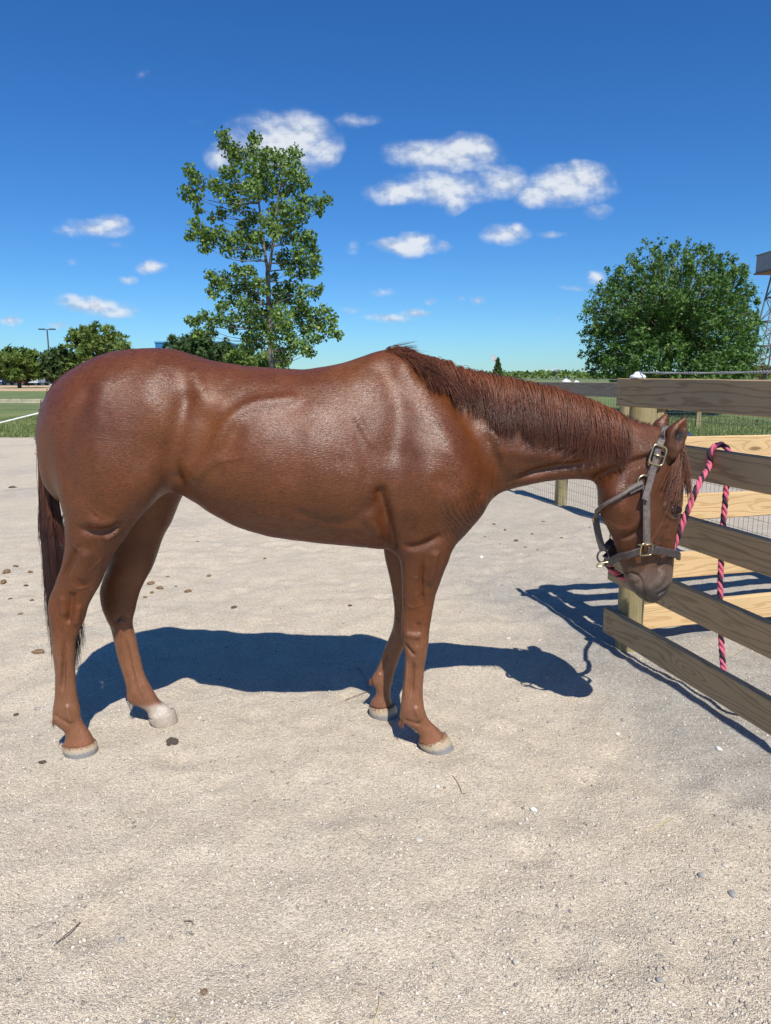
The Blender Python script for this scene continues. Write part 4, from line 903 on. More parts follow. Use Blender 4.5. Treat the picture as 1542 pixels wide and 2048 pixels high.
def strokes(V, N, pts, amp, rad, taper=True):
    """raise (amp>0) or sink the skin along a line of points"""
    p = np.asarray(pts); lo, hi = p.min(0) - 3.2 * rad, p.max(0) + 3.2 * rad
    m = np.where(np.all((V > lo) & (V < hi), axis=1))[0]
    if len(m) == 0: return
    q = V[m]; best = np.full(len(m), 1e9); bt = np.zeros(len(m))
    n = max(len(p) - 1, 1)
    if len(p) == 1: best = np.linalg.norm(q - p[0], axis=1)
    for i in range(len(p) - 1):
        d = p[i + 1] - p[i]; t = np.clip(((q - p[i]) @ d) / (d @ d + 1e-12), 0, 1)
        D = np.linalg.norm(q - (p[i] + t[:, None] * d), axis=1); b = D < best
        best[b] = D[b]; bt[b] = (i + t[b]) / n
    w = np.exp(-(best / rad) ** 2)
    if taper and len(p) > 1:
        e = np.clip(np.minimum(bt, 1 - bt) * 3.2, .0, 1); w *= e * e * (3 - 2 * e)
    V[m] += N[m] * (amp * w)[:, None]
def vnormals(V, F):
    n = np.cross(V[F[:, 2]] - V[F[:, 0]], V[F[:, 3]] - V[F[:, 1]])
    N = np.zeros_like(V)
    for j in range(4):
        for k in range(3): N[:, k] += np.bincount(F[:, j], n[:, k], len(V))
    return N / (np.linalg.norm(N, axis=1)[:, None] + 1e-12)
def laplace(V, F, it, lam=.5):
    e = np.concatenate([F[:, [0, 1]], F[:, [1, 2]], F[:, [2, 3]], F[:, [3, 0]]])
    for _ in range(it):
        s_ = np.zeros_like(V); c = np.bincount(e[:, 0], minlength=len(V)) + np.bincount(e[:, 1], minlength=len(V))
        for k in range(3):
            s_[:, k] = np.bincount(e[:, 0], V[e[:, 1], k], len(V)) + np.bincount(e[:, 1], V[e[:, 0], k], len(V))
        V = V + lam * (s_ / c[:, None] - V)
    return V
#SCULPT_SDF
HV, HF = surface_nets()
HV = laplace(HV, HF, 3)
HN = vnormals(HV, HF)
#SCULPT_VERTS
# ------------------------------------------------ muscles, folds and veins
def mirror_y(p): q = np.array(p); q[:, 1] = 2 * HY - q[:, 1]; return q
def S1(pts, amp, rad, mir=False, n=0, taper=True):
    q = cast(pts)
    if len(q) > 2: q = catmull(q, max(len(q) * 3, 8))
    strokes(HV, HN, q, amp, rad, taper)
    if mir: strokes(HV, HN, mirror_y(q), amp, rad, taper)
def renorm():
    global HN
    HN = vnormals(HV, HF)
# broad forms
for pts, amp, rad in [
    ([(388, 752), (402, 790)], 0.0141, 0.0353), ([(330, 735), (300, 790)], 0.0061, 0.0589),
    ([(372, 800), (354, 870), (344, 925), (352, 955)], -0.0204, 0.0353), ([(408, 850), (398, 900)], -0.0163, 0.0589),
    ([(580, 798), (500, 812), (452, 850), (425, 895), (395, 945)], 0.0112, 0.0259), ([(348, 968), (378, 962), (430, 925), (480, 905)], 0.0080, 0.0153),
    ([(470, 870), (430, 935)], -0.0061, 0.0329), ([(310, 940), (290, 985)], 0.0141, 0.0589), ([(240, 860), (230, 930)], 0.0101, 0.0824),
    ([(175, 790), (130, 900), (150, 990)], -0.0080, 0.0353), ([(200, 780), (190, 900), (205, 980)], 0.0061, 0.0353),
    ([(808, 735), (850, 820), (900, 905), (935, 975)], 0.0112, 0.0400), ([(868, 755), (930, 835), (985, 925), (1004, 968)], -0.0131, 0.0400),
    ([(835, 790), (880, 880)], -0.0080, 0.0353), ([(775, 745), (795, 830), (790, 900)], -0.0101, 0.0412), ([(850, 950), (830, 1010)], 0.0163, 0.0707),
    ([(905, 1000), (925, 1040)], 0.0123, 0.0471), ([(880, 960), (890, 1040), (880, 1075)], -0.0080, 0.0259),
    ([(762, 985), (772, 1030), (779, 1070), (783, 1094)], -0.0264, 0.0201), ([(735, 1035), (758, 1068)], 0.0123, 0.0294),
    ([(600, 1030), (690, 1046), (750, 1012)], -0.0061, 0.0236), ([(660, 1062), (720, 1070), (755, 1045)], -0.0061, 0.0165), ([(500, 1038), (580, 1052), (650, 1050)], -0.0051, 0.0177),
    ([(700, 845), (728, 900), (735, 950)], -0.0051, 0.0236), ([(715, 835), (745, 890)], 0.0040, 0.0110),
    ([(1215, 918), (1160, 930), (1110, 936), (1060, 948), (1010, 968)], -0.0174, 0.0153), ([(1205, 940), (1150, 948), (1080, 955), (1025, 970)], 0.0061, 0.0110),
    ([(955, 835), (1040, 868), (1120, 892), (1195, 908)], -0.0101, 0.0306), ([(990, 900), (1070, 912), (1150, 915)], 0.0061, 0.0212),
    ([(985, 850), (1003, 905), (1006, 945)], 0.0061, 0.0110), ([(965, 850), (985, 905), (990, 950)], -0.0061, 0.0110), ([(1000, 800), (1080, 840), (1170, 870)], 0.0080, 0.0353)]:
    S1(pts, amp, rad, True, taper=len(pts) > 2 and rad < .02)
HV = laplace(HV, HF, 5); renorm()
# legs
for pts, amp, rad in [
    ([(142, 1050), (185, 1063), (228, 1056), (262, 1030)], -0.0134, 0.0176), ([(160, 1030), (200, 1045), (240, 1040)], 0.0108, 0.0198), ([(215, 1075), (232, 1062)], 0.0146, 0.0132),
    ([(160, 1085), (138, 1130), (118, 1170)], -0.0120, 0.0110), ([(170, 1110), (165, 1150)], 0.0120, 0.0220), ([(124, 1200), (128, 1225)], 0.0098, 0.0132), ([(145, 1190), (138, 1240)], -0.0120, 0.0110), ([(158, 1215), (152, 1245)], 0.0098, 0.0110),
    ([(128, 1272), (127, 1320), (126, 1390)], -0.0146, 0.0072), ([(117, 1270), (119, 1330), (118, 1395)], 0.0073, 0.0066), ([(135, 1415), (140, 1440)], 0.0098, 0.0110), ([(112, 1432), (135, 1446)], -0.0073, 0.0077),
    ([(258, 1240), (240, 1236), (228, 1245)], -0.0098, 0.0088), ([(248, 1270), (262, 1330), (272, 1375)], -0.0098, 0.0072), ([(262, 1330), (285, 1385)], 0.0049, 0.0077),
    ([(800, 1088), (825, 1094), (855, 1086), (892, 1068)], -0.0134, 0.0143), ([(848, 1105), (842, 1160), (846, 1225)], -0.0120, 0.0088), ([(870, 1110), (862, 1160)], 0.0120, 0.0154),
    ([(815, 1268), (835, 1272)], 0.0098, 0.0132), ([(838, 1250), (836, 1290)], -0.0073, 0.0088), ([(812, 1290), (826, 1308)], -0.0120, 0.0077),
    ([(826, 1315), (825, 1360), (822, 1402)], -0.0146, 0.0066), ([(814, 1318), (813, 1360), (810, 1405)], 0.0073, 0.0066), ([(832, 1418), (838, 1436)], 0.0098, 0.0099), ([(812, 1440), (838, 1448)], -0.0073, 0.0066),
    ([(795, 1240), (792, 1262)], 0.0073, 0.0110), ([(775, 1310), (762, 1345)], -0.0098, 0.0066)]:
    S1(pts, amp, rad, taper=len(pts) > 2)
# head
for pts, amp, rad in [
    ([(1193, 958), (1208, 948), (1240, 935), (1275, 922), (1300, 915)], -.016, .014), ([(1232, 985), (1245, 1020)], .008, .035),
    ([(1200, 1046), (1222, 1068), (1255, 1074), (1284, 1056), (1297, 1020)], -.009, .010), ([(1212, 1040), (1235, 1056), (1262, 1056), (1280, 1035)], .005, .012),
    ([(1322, 1050), (1304, 1082), (1296, 1094)], .006, .008), ([(1322, 985), (1338, 985)], -.007, .014), ([(1327, 1015), (1333, 1005), (1345, 1000), (1358, 1001)], .009, .0075), ([(1331, 1026), (1343, 1036), (1356, 1036)], .006, .006), ([(1335, 990), (1355, 992)], .004, .014), ([(1334, 1060), (1326, 1110), (1318, 1135)], -.008, .013), ([(1350, 1060), (1346, 1110)], .003, .008), ([(1300, 1120), (1285, 1145)], -.006, .014),
    ([(1325, 1150), (1315, 1168)], .009, .016), ([(1274, 1172), (1278, 1186)], .007, .010), ([(1300, 1175), (1305, 1192)], .006, .010),
    ([(1344, 1168), (1336, 1177), (1327, 1183), (1318, 1189)], -.013, .0055), ([(1340, 1163), (1328, 1172), (1314, 1182)], .005, .007), ([(1342, 1181), (1330, 1190)], .004, .005),
    ([(1294, 1202), (1289, 1185), (1285, 1165), (1278, 1152), (1264, 1146), (1250, 1146)], -.009, .0042), ([(1262, 1158), (1272, 1160)], .005, .008), ([(1345, 1080), (1330, 1076), (1318, 1090), (1306, 1082)], .0025, .004), ([(1338, 1120), (1322, 1138), (1310, 1142)], .002, .004)]:
    S1(pts, amp, rad, taper=False)
renorm()
for q_ in (([(1225, 917), (1160, 930), (1110, 936), (1060, 948), (1005, 970)], -.012, .0105), ([(1190, 900), (1130, 893), (1060, 893)], -.005, .012)): S1(q_[0], q_[1], q_[2], True)
renorm()
# veins
for pts in [[(804, 1148), (838, 1157), (875, 1153)], [(817, 1189), (843, 1187), (862, 1180)], [(809, 1200), (822, 1215), (849, 1208)], [(838, 1250), (842, 1235), (850, 1228)],
            [(141, 1086), (161, 1101), (175, 1096)], [(161, 1153), (181, 1140), (201, 1120), (212, 1109)], [(134, 1153), (151, 1177), (175, 1173), (188, 1171)],
            [(212, 992), (222, 985), (249, 985)], [(175, 1008), (201, 1032), (228, 1049), (236, 1048)], [(836, 854), (867, 866), (891, 870), (898, 881)], [(895, 916), (912, 918), (922, 936)],
            [(255, 1335), (262, 1356), (259, 1376)], [(290, 1095), (310, 1098)], [(150, 1230), (165, 1215)], [(500, 912), (470, 918), (430, 925)], [(870, 940), (880, 975), (900, 990)], [(125, 1285), (123, 1330), (127, 1370)]]:
    S1(pts, .0036, .0046)
# the skin is never perfectly smooth
def vnoise(p, sc, seed):
    q = p * sc + seed; i = np.floor(q).astype(np.int64); t = q - i; t = t * t * (3 - 2 * t); r = 0
    for a in (0, 1):
        for b in (0, 1):
            for c in (0, 1):
                h = (i[:, 0] + a) * 374761393 + (i[:, 1] + b) * 668265263 + (i[:, 2] + c) * 2147483647
                h = (h ^ (h >> 13)) * 1274126177; h = ((h ^ (h >> 16)) & 0xffff) / 65535.0
                r = r + h * (t[:, 0] if a else 1 - t[:, 0]) * (t[:, 1] if b else 1 - t[:, 1]) * (t[:, 2] if c else 1 - t[:, 2])
    return r - .5
HV += HN * (vnoise(HV, 9.0, 3.1) * .005 + vnoise(HV, 22.0, 9.7) * .0026)[:, None]
# skin folds where chest meets the neck and leg
m_ = np.exp(-(np.linalg.norm((HV - cast([(930, 1030)])[0]) / np.array((.07, .12, .09)), axis=1)) ** 2)
HV += HN * (m_ * .0022 * np.sin(HV[:, 0] * 300 + HV[:, 2] * 200 + 14 * vnoise(HV, 14, 1.0)))[:, None]
renorm()
# ------------------------------------------------ coat
def near(px_, py_, r, pts=None):
    c = cast([(px_, py_)])[0]; return np.exp(-(np.linalg.norm(HV - c, axis=1) / r) ** 2)
def sstep(a, b, x): t = np.clip((x - a) / (b - a), 0, 1); return t * t * (3 - 2 * t)
colr = np.tile(np.array((0.1300, 0.0365, 0.0088)), (len(HV), 1))
def paint(w, c, amt=1.0):
    global colr
    w = np.clip(w * amt, 0, 1)[:, None]; colr = colr * (1 - w) + np.array(c) * w
x_, y_, z_ = HV.T
nb = vnoise(HV, 5.0, 4.4) + .5
paint(sstep(.56, .34, z_ + .1 * (nb - .5)), (.205, .084, .039))                       # lower legs
paint(sstep(1.36, 1.56, z_) * sstep(0.85, .2, x_), (0.1475, 0.0410, 0.0092), .7)               # back
for px_, py_, r in [(420, 850, .12), (700, 730, .09), (330, 830, .06), (1230, 850, .08), (960, 810, .08), (390, 960, .07)]: paint(near(px_, py_, r), (0.1733, 0.0551, 0.0108), .8)
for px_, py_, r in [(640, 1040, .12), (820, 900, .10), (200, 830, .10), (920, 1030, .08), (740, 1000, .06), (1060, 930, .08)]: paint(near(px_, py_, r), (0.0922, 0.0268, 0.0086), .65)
hd = sstep(.88, .98, x_ + .0 * z_) * sstep(1.32, 1.2, z_)
paint(hd, (.098, .036, .0155), .8)
mz = sstep(.80, .68, z_ - .05 * (nb - .5)) * sstep(.85, .95, x_)
paint(mz, (.118, .086, .066), .88)
paint(sstep(.71, .635, z_) * sstep(.85, .95, x_), (.034, .031, .031), .95)
for px_, py_, r in [(1335, 1178, .016), (1288, 1185, .014), (1349, 1019, .022), (1322, 1078, .014)]: paint(near(px_, py_, r), (.03, .022, .02), .8)
paint(near(1244, 1150, .012), (.30, .075, .075), .9)                                   # pink of the lip
paint(near(1355, 871, .023) * (y_ < HY - .05), (.014, .009, .008), 1.6)                # inside the ear
fh = np.exp(-((x_ - P(325, 1418, FH)[0]) / .075) ** 2) * sstep(.104, .078, z_ + .03 * (nb - .5)) * (y_ > 2.8)
paint(fh, (.56, .485, .40), .97)                                                        # white sock
for (px_, py_, Yc) in [(157, 1492, NH), (868, 1482, NF), (762, 1412, FF)]:
    q = P(px_, py_, Yc); paint(np.exp(-((x_ - q[0]) / .07) ** 2 - ((y_ - q[1]) / .08) ** 2) * sstep(.085, .05, z_), (.23, .080, .034), .7)
for px_, py_, r in [(789, 1195, .011), (225, 1258, .010)]: paint(near(px_, py_, r) > .35, (.17, .15, .135), .9)   # chestnuts

colr = colr * np.where(colr[:, :1] > 1.7 * colr[:, 1:2], 1.0 - .04 * sstep(.35, .75, z_)[:, None], 1.0)
horse = empty('horse', (-.25, HY, 0))
tag(horse, 'glossy chestnut brown horse standing side-on with its head lowered to the fence', 'horse')
m, g = new_mat('coat')
at = g.new('ShaderNodeAttribute', attribute_name='pigment'); lg = g.new('ShaderNodeAttribute', attribute_name='flow')
body_v = g.scale(g.pos, (38, 210, 260), rot=(0, math.radians(-12), 0)); leg_v = g.scale(g.pos, (240, 240, 34))
fl = g.new('ShaderNodeMix', data_type='VECTOR'); g.l.new(lg.outputs['Fac'], fl.inputs[0]); g.l.new(body_v, fl.inputs[4]); g.l.new(leg_v, fl.inputs[5])
hair = g.noise(fl.outputs[1], 1.0, 3, 0.65)
hair2 = g.noise(fl.outputs[1], 2.6, 2, 0.6)
big = g.noise(g.pos, 7.0, 5, 0.6); mid_ = g.noise(g.pos, 38.0, 4, 0.6)
v = g.math('ADD', g.math('MULTIPLY', g.mapr(hair, .3, .7, .80, 1.2, 'LINEAR'), g.mapr(big, .3, .7, .80, 1.18, 'LINEAR')), g.mapr(mid_, .3, .7, -.08, .08, 'LINEAR'))
c = g.mix(1.0, at.outputs['Color'], v, 'MULTIPLY')
g.l.new(c, g.b.inputs['Base Color'])
g.l.new(g.mapr(g.noise(g.pos, 14.0, 4, .6), .3, .7, .34, .44, 'LINEAR'), g.b.inputs['Roughness'])
g.b.inputs['Specular IOR Level'].default_value = .62; g.b.inputs['Specular Tint'].default_value = (1, .93, .87, 1)
g.l.new(g.bump(hair, .75, .0028), g.b.inputs['Normal'])
COAT = m
body = mesh_from('body', HV - np.array(horse.location), HF, COAT, horse, True)
def cattr(me, name, arr):
    a = me.color_attributes.new(name, 'FLOAT_COLOR', 'POINT')
    a.data.foreach_set('color', np.hstack([arr, np.ones((len(arr), 1))]).astype(np.float32).ravel())
def fattr(me, name, arr):
    a = me.attributes.new(name, 'FLOAT', 'POINT'); a.data.foreach_set('value', np.asarray(arr, np.float32))
cattr(body.data, 'pigment', colr)
fattr(body.data, 'flow', np.maximum(sstep(.95, .7, z_) * sstep(.9, .8, x_), sstep(.9, 1.0, x_) * sstep(1.3, 1.15, z_)))

# ------------------------------------------------ short coat hair lying on the skin
rf = np.random.RandomState(77); NFUR = 300000
ar = np.linalg.norm(np.cross(HV[HF[:, 2]] - HV[HF[:, 0]], HV[HF[:, 3]] - HV[HF[:, 1]]), axis=1)
fi = np.searchsorted(np.cumsum(ar) / ar.sum(), rf.uniform(0, 1, NFUR)); fi = np.clip(fi, 0, len(HF) - 1)
w4 = rf.dirichlet((1, 1, 1, 1), NFUR); q4 = HF[fi]
fp = np.einsum('ij,ijk->ik', w4, HV[q4]); fn = np.einsum('ij,ijk->ik', w4, HN[q4]); fn /= np.linalg.norm(fn, axis=1)[:, None]; fc = colr[q4[:, 0]]
legw = np.maximum(sstep(.95, .7, fp[:, 2]) * sstep(.9, .8, fp[:, 0]), sstep(.9, 1.0, fp[:, 0]) * sstep(1.3, 1.15, fp[:, 2]))[:, None]
swirl = np.stack([vnoise(fp, 4.0, 31.), vnoise(fp, 4.0, 57.), vnoise(fp, 4.0, 83.)], 1)
fd_ = np.array((-1, 0, -.42)) * (1 - legw) + np.array((-.08, 0, -1)) * legw + swirl * .9 + rf.normal(0, .10, (NFUR, 3))
fd_ -= fn * np.sum(fd_ * fn, 1)[:, None]; fd_ /= np.linalg.norm(fd_, axis=1)[:, None] + 1e-9
keep = (np.linalg.norm(fp - cast([(1350, 1019)])[0], axis=1) > .024) & (fp[:, 2] > .024)
sd_ = np.cross(fd_, fn); ln_ = rf.uniform(.008, .017, NFUR)[:, None] * (1 - .45 * legw); wd = rf.uniform(.0005, .0009, NFUR)[:, None]
tw_ = rf.normal(0, .12, (NFUR, 1)); sdt = sd_ + fn * tw_
b0_ = fp - fn * .0004 + fn * np.abs(tw_) * wd; tip = b0_ + fd_ * ln_ + fn * rf.uniform(.0005, .0014, (NFUR, 1))
FV = np.stack([b0_ - sdt * wd, b0_ + sdt * wd, tip], 1)[keep]; fcol = (fc * rf.uniform(.45, 1.6, (NFUR, 1)))[keep]
m, g = new_mat('coat_hair'); at = g.new('ShaderNodeAttribute', attribute_name='pigment')
g.l.new(at.outputs['Color'], g.b.inputs['Base Color']); g.b.inputs['Roughness'].default_value = .43; g.b.inputs['Specular IOR Level'].default_value = .62; g.b.inputs['Specular Tint'].default_value = (1, .93, .87, 1)
fur = mesh_from('coat_hair', FV.reshape(-1, 3) - np.array(horse.location), np.arange(len(FV) * 3).reshape(-1, 3), m, horse); fur['kind'] = 'stuff'
cattr(fur.data, 'pigment', np.repeat(fcol, 3, axis=0))

# ------------------------------------------------ hooves
m, g = new_mat('hoof_horn')
at = g.new('ShaderNodeAttribute', attribute_name='t'); wh = g.new('ShaderNodeAttribute', attribute_name='pale')
st = g.noise(g.scale(g.pos, (260, 260, 6)), 1.0, 3, .6); n2 = g.noise(g.pos, 60, 4, .6)
tt = g.math('ADD', at.outputs['Fac'], g.math('MULTIPLY', g.math('SUBTRACT', st, .5), .75))
c1 = g.ramp(tt, [(.0, (.20, .10, .05)), (.10, (.44, .33, .21)), (.40, (.44, .36, .26)), (.58, (.23, .225, .22)), (.88, (.26, .25, .235)), (1., (.40, .35, .28))])
c2 = g.ramp(g.math('ADD', g.math('MULTIPLY', n2, .5), g.math('MULTIPLY', st, .5)), [(.3, (.28, .23, .17)), (.7, (.50, .42, .33))])
g.l.new(g.mix(wh.outputs['Fac'], c1, c2), g.b.inputs['Base Color']); g.b.inputs['Roughness'].default_value = .5
rg = g.math('SINE', g.math('MULTIPLY', at.outputs['Fac'], 34.0))
g.l.new(g.bump(g.math('ADD', g.math('MULTIPLY', rg, .25), st), .5, .0015), g.b.inputs['Normal'])
HOOF = m
def hoof(cl, cr, bl, br, Y, ry0, ry1, pale):
    """cl, cr: heel and toe pixels of the hairline; bl, br: of the ground edge"""
    A, B = P(*cl, Y), P(*cr, Y); C, D = P(*bl, Y), P(*br, Y); C[2] = D[2] = -.006
    V, F, T = [], [], []; n = 28; rows = 9
    for r in range(rows):
        t = r / (rows - 1); L = A * (1 - t) + C * t; R = B * (1 - t) + D * t; ry = ry0 * (1 - t) + ry1 * t
        c_ = (L + R) / 2; h_ = (R - L) / 2; bulge = .0025 * math.sin(math.pi * t)
        for j in range(n):
            a = 2 * math.pi * j / n; ca, sa = math.cos(a), math.sin(a)
            sq = 1.0 if ca > 0 else .93
            p = c_ + h_ * ca * sq * (1 + bulge / .05) + np.array((0, (ry + bulge) * sa * (1 - .12 * (ca < 0) * -ca), 0))
            V.append(p); T.append(t)
    for r in range(rows - 1):
        for j in range(n): F.append((r * n + j, r * n + (j + 1) % n, (r + 1) * n + (j + 1) % n, (r + 1) * n + j)[::-1])
    V.append((A + B) / 2); T.append(0); k = len(V) - 1
    for j in range(n): F.append((k, (j + 1) % n, j)[::-1])
    o = mesh_from('hoof', np.array(V) - np.array(horse.location), F, HOOF, horse, True)
    fattr(o.data, 't', T); fattr(o.data, 'pale', [pale] * len(T)); return o
hoof((121.5, 1489), (191.5, 1484), (129, 1513), (194, 1511), NH, .0485, .053, 0)
hoof((296, 1437), (348, 1419), (303, 1454), (356, 1446), FH, .045, .052, 1)
hoof((833.5, 1486), (894.5, 1469), (846, 1505), (909, 1502), NF, .049, .055, 0)
hoof((735.5, 1412), (790.5, 1408), (740, 1432), (796, 1435), FF, .048, .053, 0)

# ------------------------------------------------ eyes
m, g = new_mat('eyeball'); g.b.inputs['Base Color'].default_value = (.010, .006, .005, 1); g.b.inputs['Roughness'].default_value = .06
g.l.new(g.ramp(g.noise(g.obj, 60, 3), [(.4, (.008, .005, .004)), (.7, (.02, .01, .006))]), g.b.inputs['Base Color'])
EYE = m
LAT = np.array((-math.sin(YAW), math.cos(YAW), 0)); HCEN = P(1285, 1010, HC)
def mir_head(p): p = np.asarray(p, float); return p - 2 * ((p - HCEN) @ LAT)[..., None] * LAT
def eye_at(c):
    bm = bmesh.new(); bmesh.ops.create_uvsphere(bm, u_segments=20, v_segments=14, radius=1)
    me = bpy.data.meshes.new('eye'); 
    M = Matrix.Rotation(math.radians(12), 4, 'Y') @ Matrix.Diagonal((.034, .020, .019, 1))
    bmesh.ops.transform(bm, matrix=Matrix.Translation(Vector(c - np.array(horse.location))) @ M, verts=bm.verts)
    bm.to_mesh(me); bm.free(); return link('eye', me, EYE, horse, True)
ec_ = cast([(1350, 1019)])[0]; ec_ = ec_ + np.array((-.004, .0045, .001))
eye_at(ec_); eye_at(mir_head(ec_))

# ------------------------------------------------ hair: mane, forelock, tail, feathers
def hair_mat(name, root, tip, dark, rough=.38):
    m, g = new_mat(name)
    at = g.new('ShaderNodeAttribute', attribute_name='t'); rn = g.new('ShaderNodeAttribute', attribute_name='rnd')
    c = g.ramp(at.outputs['Fac'], [(0, root), (.55, tip), (1, dark)])
    k = g.mapr(rn.outputs['Fac'], 0, 1, .55, 1.45, 'LINEAR')
    g.l.new(g.mix(1.0, c, k, 'MULTIPLY'), g.b.inputs['Base Color']); g.b.inputs['Roughness'].default_value = rough
    g.b.inputs['Specular IOR Level'].default_value = .5
    return m
def strands(name, paths, width, mat, rnds):
    """every path becomes a slender three-sided hair"""
    nP, nS = paths.shape[:2]
    t = np.gradient(paths, axis=1); t /= np.linalg.norm(t, axis=2, keepdims=True) + 1e-9
    ref = np.array((.3, -1, .25)); a = np.cross(t, ref); a /= np.linalg.norm(a, axis=2, keepdims=True) + 1e-9
    b = np.cross(t, a); s_ = np.linspace(0, 1, nS)
    w = (width * (rnds[:, None] * .6 + .7) * (1.0 - .75 * s_[None, :] ** 2))[:, :, None]
    ring = [paths + w * (math.cos(k * 2.094) * a + math.sin(k * 2.094) * b) for k in range(3)]
    V = np.stack(ring, 2).reshape(-1, 3); base = (np.arange(nP) * nS * 3)[:, None, None] + (np.arange(nS - 1) * 3)[None, :, None] + np.arange(3)[None, None, :]
    nx = (np.arange(nP) * nS * 3)[:, None, None] + (np.arange(nS - 1) * 3)[None, :, None] + ((np.arange(3) + 1) % 3)[None, None, :]
    F = np.stack([base, nx, nx + 3, base + 3], -1).reshape(-1, 4)
    o = mesh_from(name, V - np.array(horse.location), F, mat, horse, True)
    T = np.broadcast_to(s_[None, :, None], (nP, nS, 3)).ravel(); R = np.broadcast_to(rnds[:, None, None], (nP, nS, 3)).ravel()
    fattr(o.data, 't', T); fattr(o.data, 'rnd', R); return o
def drape(root, d0, L, steps, grav, lift, jit, rs, keep=.90):
    """hairs that start along d0, bend down and lie on the body"""
    p = root.copy(); d = d0 / np.linalg.norm(d0, axis=1)[:, None]; out = [p.copy()]
    st = (L / steps)[:, None]
    for i in range(steps):
        d = d * keep + grav * (1 - keep) + rs.normal(0, jit, d.shape)
        d /= np.linalg.norm(d, axis=1)[:, None]; p = p + d * st
        for _ in range(2):
            lf = lift * (.5 + 1.9 * (i / steps) ** 2); f = fsample(p); mm = f < lf
            if mm.any(): p[mm] += fgrad(p[mm]) * (lf[mm] - f[mm])[:, None] * 1.0
        nd = p - out[-1]; nl = np.linalg.norm(nd, axis=1)[:, None] + 1e-9; d = nd / nl; p = out[-1] + d * st
        out.append(p.copy())
    return np.stack(out, 1)
rs = np.random.RandomState(7)
# mane: falls from the crest over the near side of the neck
MANE = hair_mat('mane_hair', (.185, .056, .019), (.175, .060, .027), (.085, .031, .018))
crest = [(772, 702), (784, 700), (798, 700), (830, 708), (870, 722), (920, 736), (970, 746), (1020, 757), (1070, 767), (1120, 780), (1170, 797), (1210, 816), (1228, 824), (1240, 830)]
ends_x = [742, 772, 800, 850, 900, 940, 980, 1050, 1100, 1150, 1200, 1228, 1240]; ends_y = [712, 720, 752, 784, 795, 807, 834, 850, 858, 876, 898, 904, 897]
cw = np.array([P(x, y, HY) for x, y in crest]); cw = catmull(cw, 200); cpx = catmull(np.array(crest, float), 200)
nC = 150; N = 6200
clump = rs.uniform(0, 1, nC) ** .92; clump.sort(); own = rs.randint(0, nC, N)
s0 = np.clip(clump[own] + rs.normal(0, .010, N), 0, 1); s0 = np.where((s0 < .14) & (rs.uniform(0, 1, N) < .75 - 4 * s0), rs.uniform(.14, 1, N), s0)
root = np.stack([np.interp(s0, np.linspace(0, 1, 200), cw[:, k]) for k in range(3)], 1)
rpx = np.interp(s0, np.linspace(0, 1, 200), cpx[:, 0]); rpy = np.interp(s0, np.linspace(0, 1, 200), cpx[:, 1])
root[:, 1] += rs.uniform(-.034, .004, N); root[:, 2] += -.014
for _ in range(3):
    f = fsample(root); root += fgrad(root) * (0.001 - f)[:, None] * .8
cl_len = rs.normal(1, .07, nC)
L = (np.interp(rpx, ends_x, ends_y) - rpy) / 470.0 * 1.10 * cl_len[own] * rs.uniform(.80, 1.06, N) + .02
cl_dir = rs.normal(0, .10, nC)
lean = np.interp(rpx, [742, 785, 800, 830, 1200, 1266], [-.9, -.7, -.25, .06, -.03, .10])
d0 = np.stack([cl_dir[own] * .5 + rs.normal(0, .12, N) + lean * .4, -1.0 + rs.normal(0, .15, N), -.30 + rs.normal(0, .16, N)], 1)
grav = np.stack([lean + cl_dir[own], np.full(N, -.12), np.full(N, -1.0)], 1)
lift = .002 + rs.uniform(0, 1, N) ** 1.6 * .011 + (rs.uniform(0, 1, nC) * .006)[own]
paths = drape(root, d0, L, 12, grav, lift, .02, rs, .72)
# hairs of a lock draw together towards its tip
cen = np.zeros((nC, 13, 3)); cnt = np.bincount(own, minlength=nC)[:, None, None] + 1e-9
for k in range(3):
    for j in range(13): cen[:, j, k] = np.bincount(own, paths[:, j, k], nC)
cen = cen / cnt
pull = np.linspace(0, 1, 13)[None, :, None] ** 1.5 * .42
px2 = paths[:, :, 0:1] * (1 - pull) + cen[own][:, :, 0:1] * pull
paths[:, :, 0:1] = px2
strands('mane', paths, .00095, MANE, np.clip(rs.uniform(0, 1, N) * .6 + rs.uniform(0, .4, nC)[own], 0, 1))
# flyaway hairs along the crest
N = 150; s0 = rs.uniform(.12, 1, N)
root = np.stack([np.interp(s0, np.linspace(0, 1, 200), cw[:, k]) for k in range(3)], 1); root[:, 2] -= .008
d0 = np.stack([rs.normal(.3, .5, N), rs.normal(-.3, .5, N), np.full(N, 1.0)], 1)
pf = drape(root, d0, rs.uniform(.015, .05, N), 8, np.stack([rs.normal(.6, .5, N), rs.normal(-.6, .4, N), np.full(N, -.5)], 1), np.full(N, .001), .06, rs, .75)
strands('flyaway_hair', pf, .0006, MANE, rs.uniform(0, 1, N))
# bridle path stubble
N = 260; sx = rs.uniform(1236, 1318, N); root = np.array([P(x, np.interp(x, [1236, 1290, 1318], [829, 850, 858]), HY + rs.uniform(-.012, .012)) for x in sx]); root[:, 2] -= .006
d0 = np.stack([rs.normal(.2, .2, N), rs.normal(-.2, .3, N), np.full(N, 1.)], 1)
strands('bridle_path_hair', drape(root, d0, rs.uniform(.008, .022, N), 5, np.tile((.5, -.3, -.1), (N, 1)), np.full(N, .0005), .05, rs, .8), .0009, MANE, rs.uniform(0, 1, N))
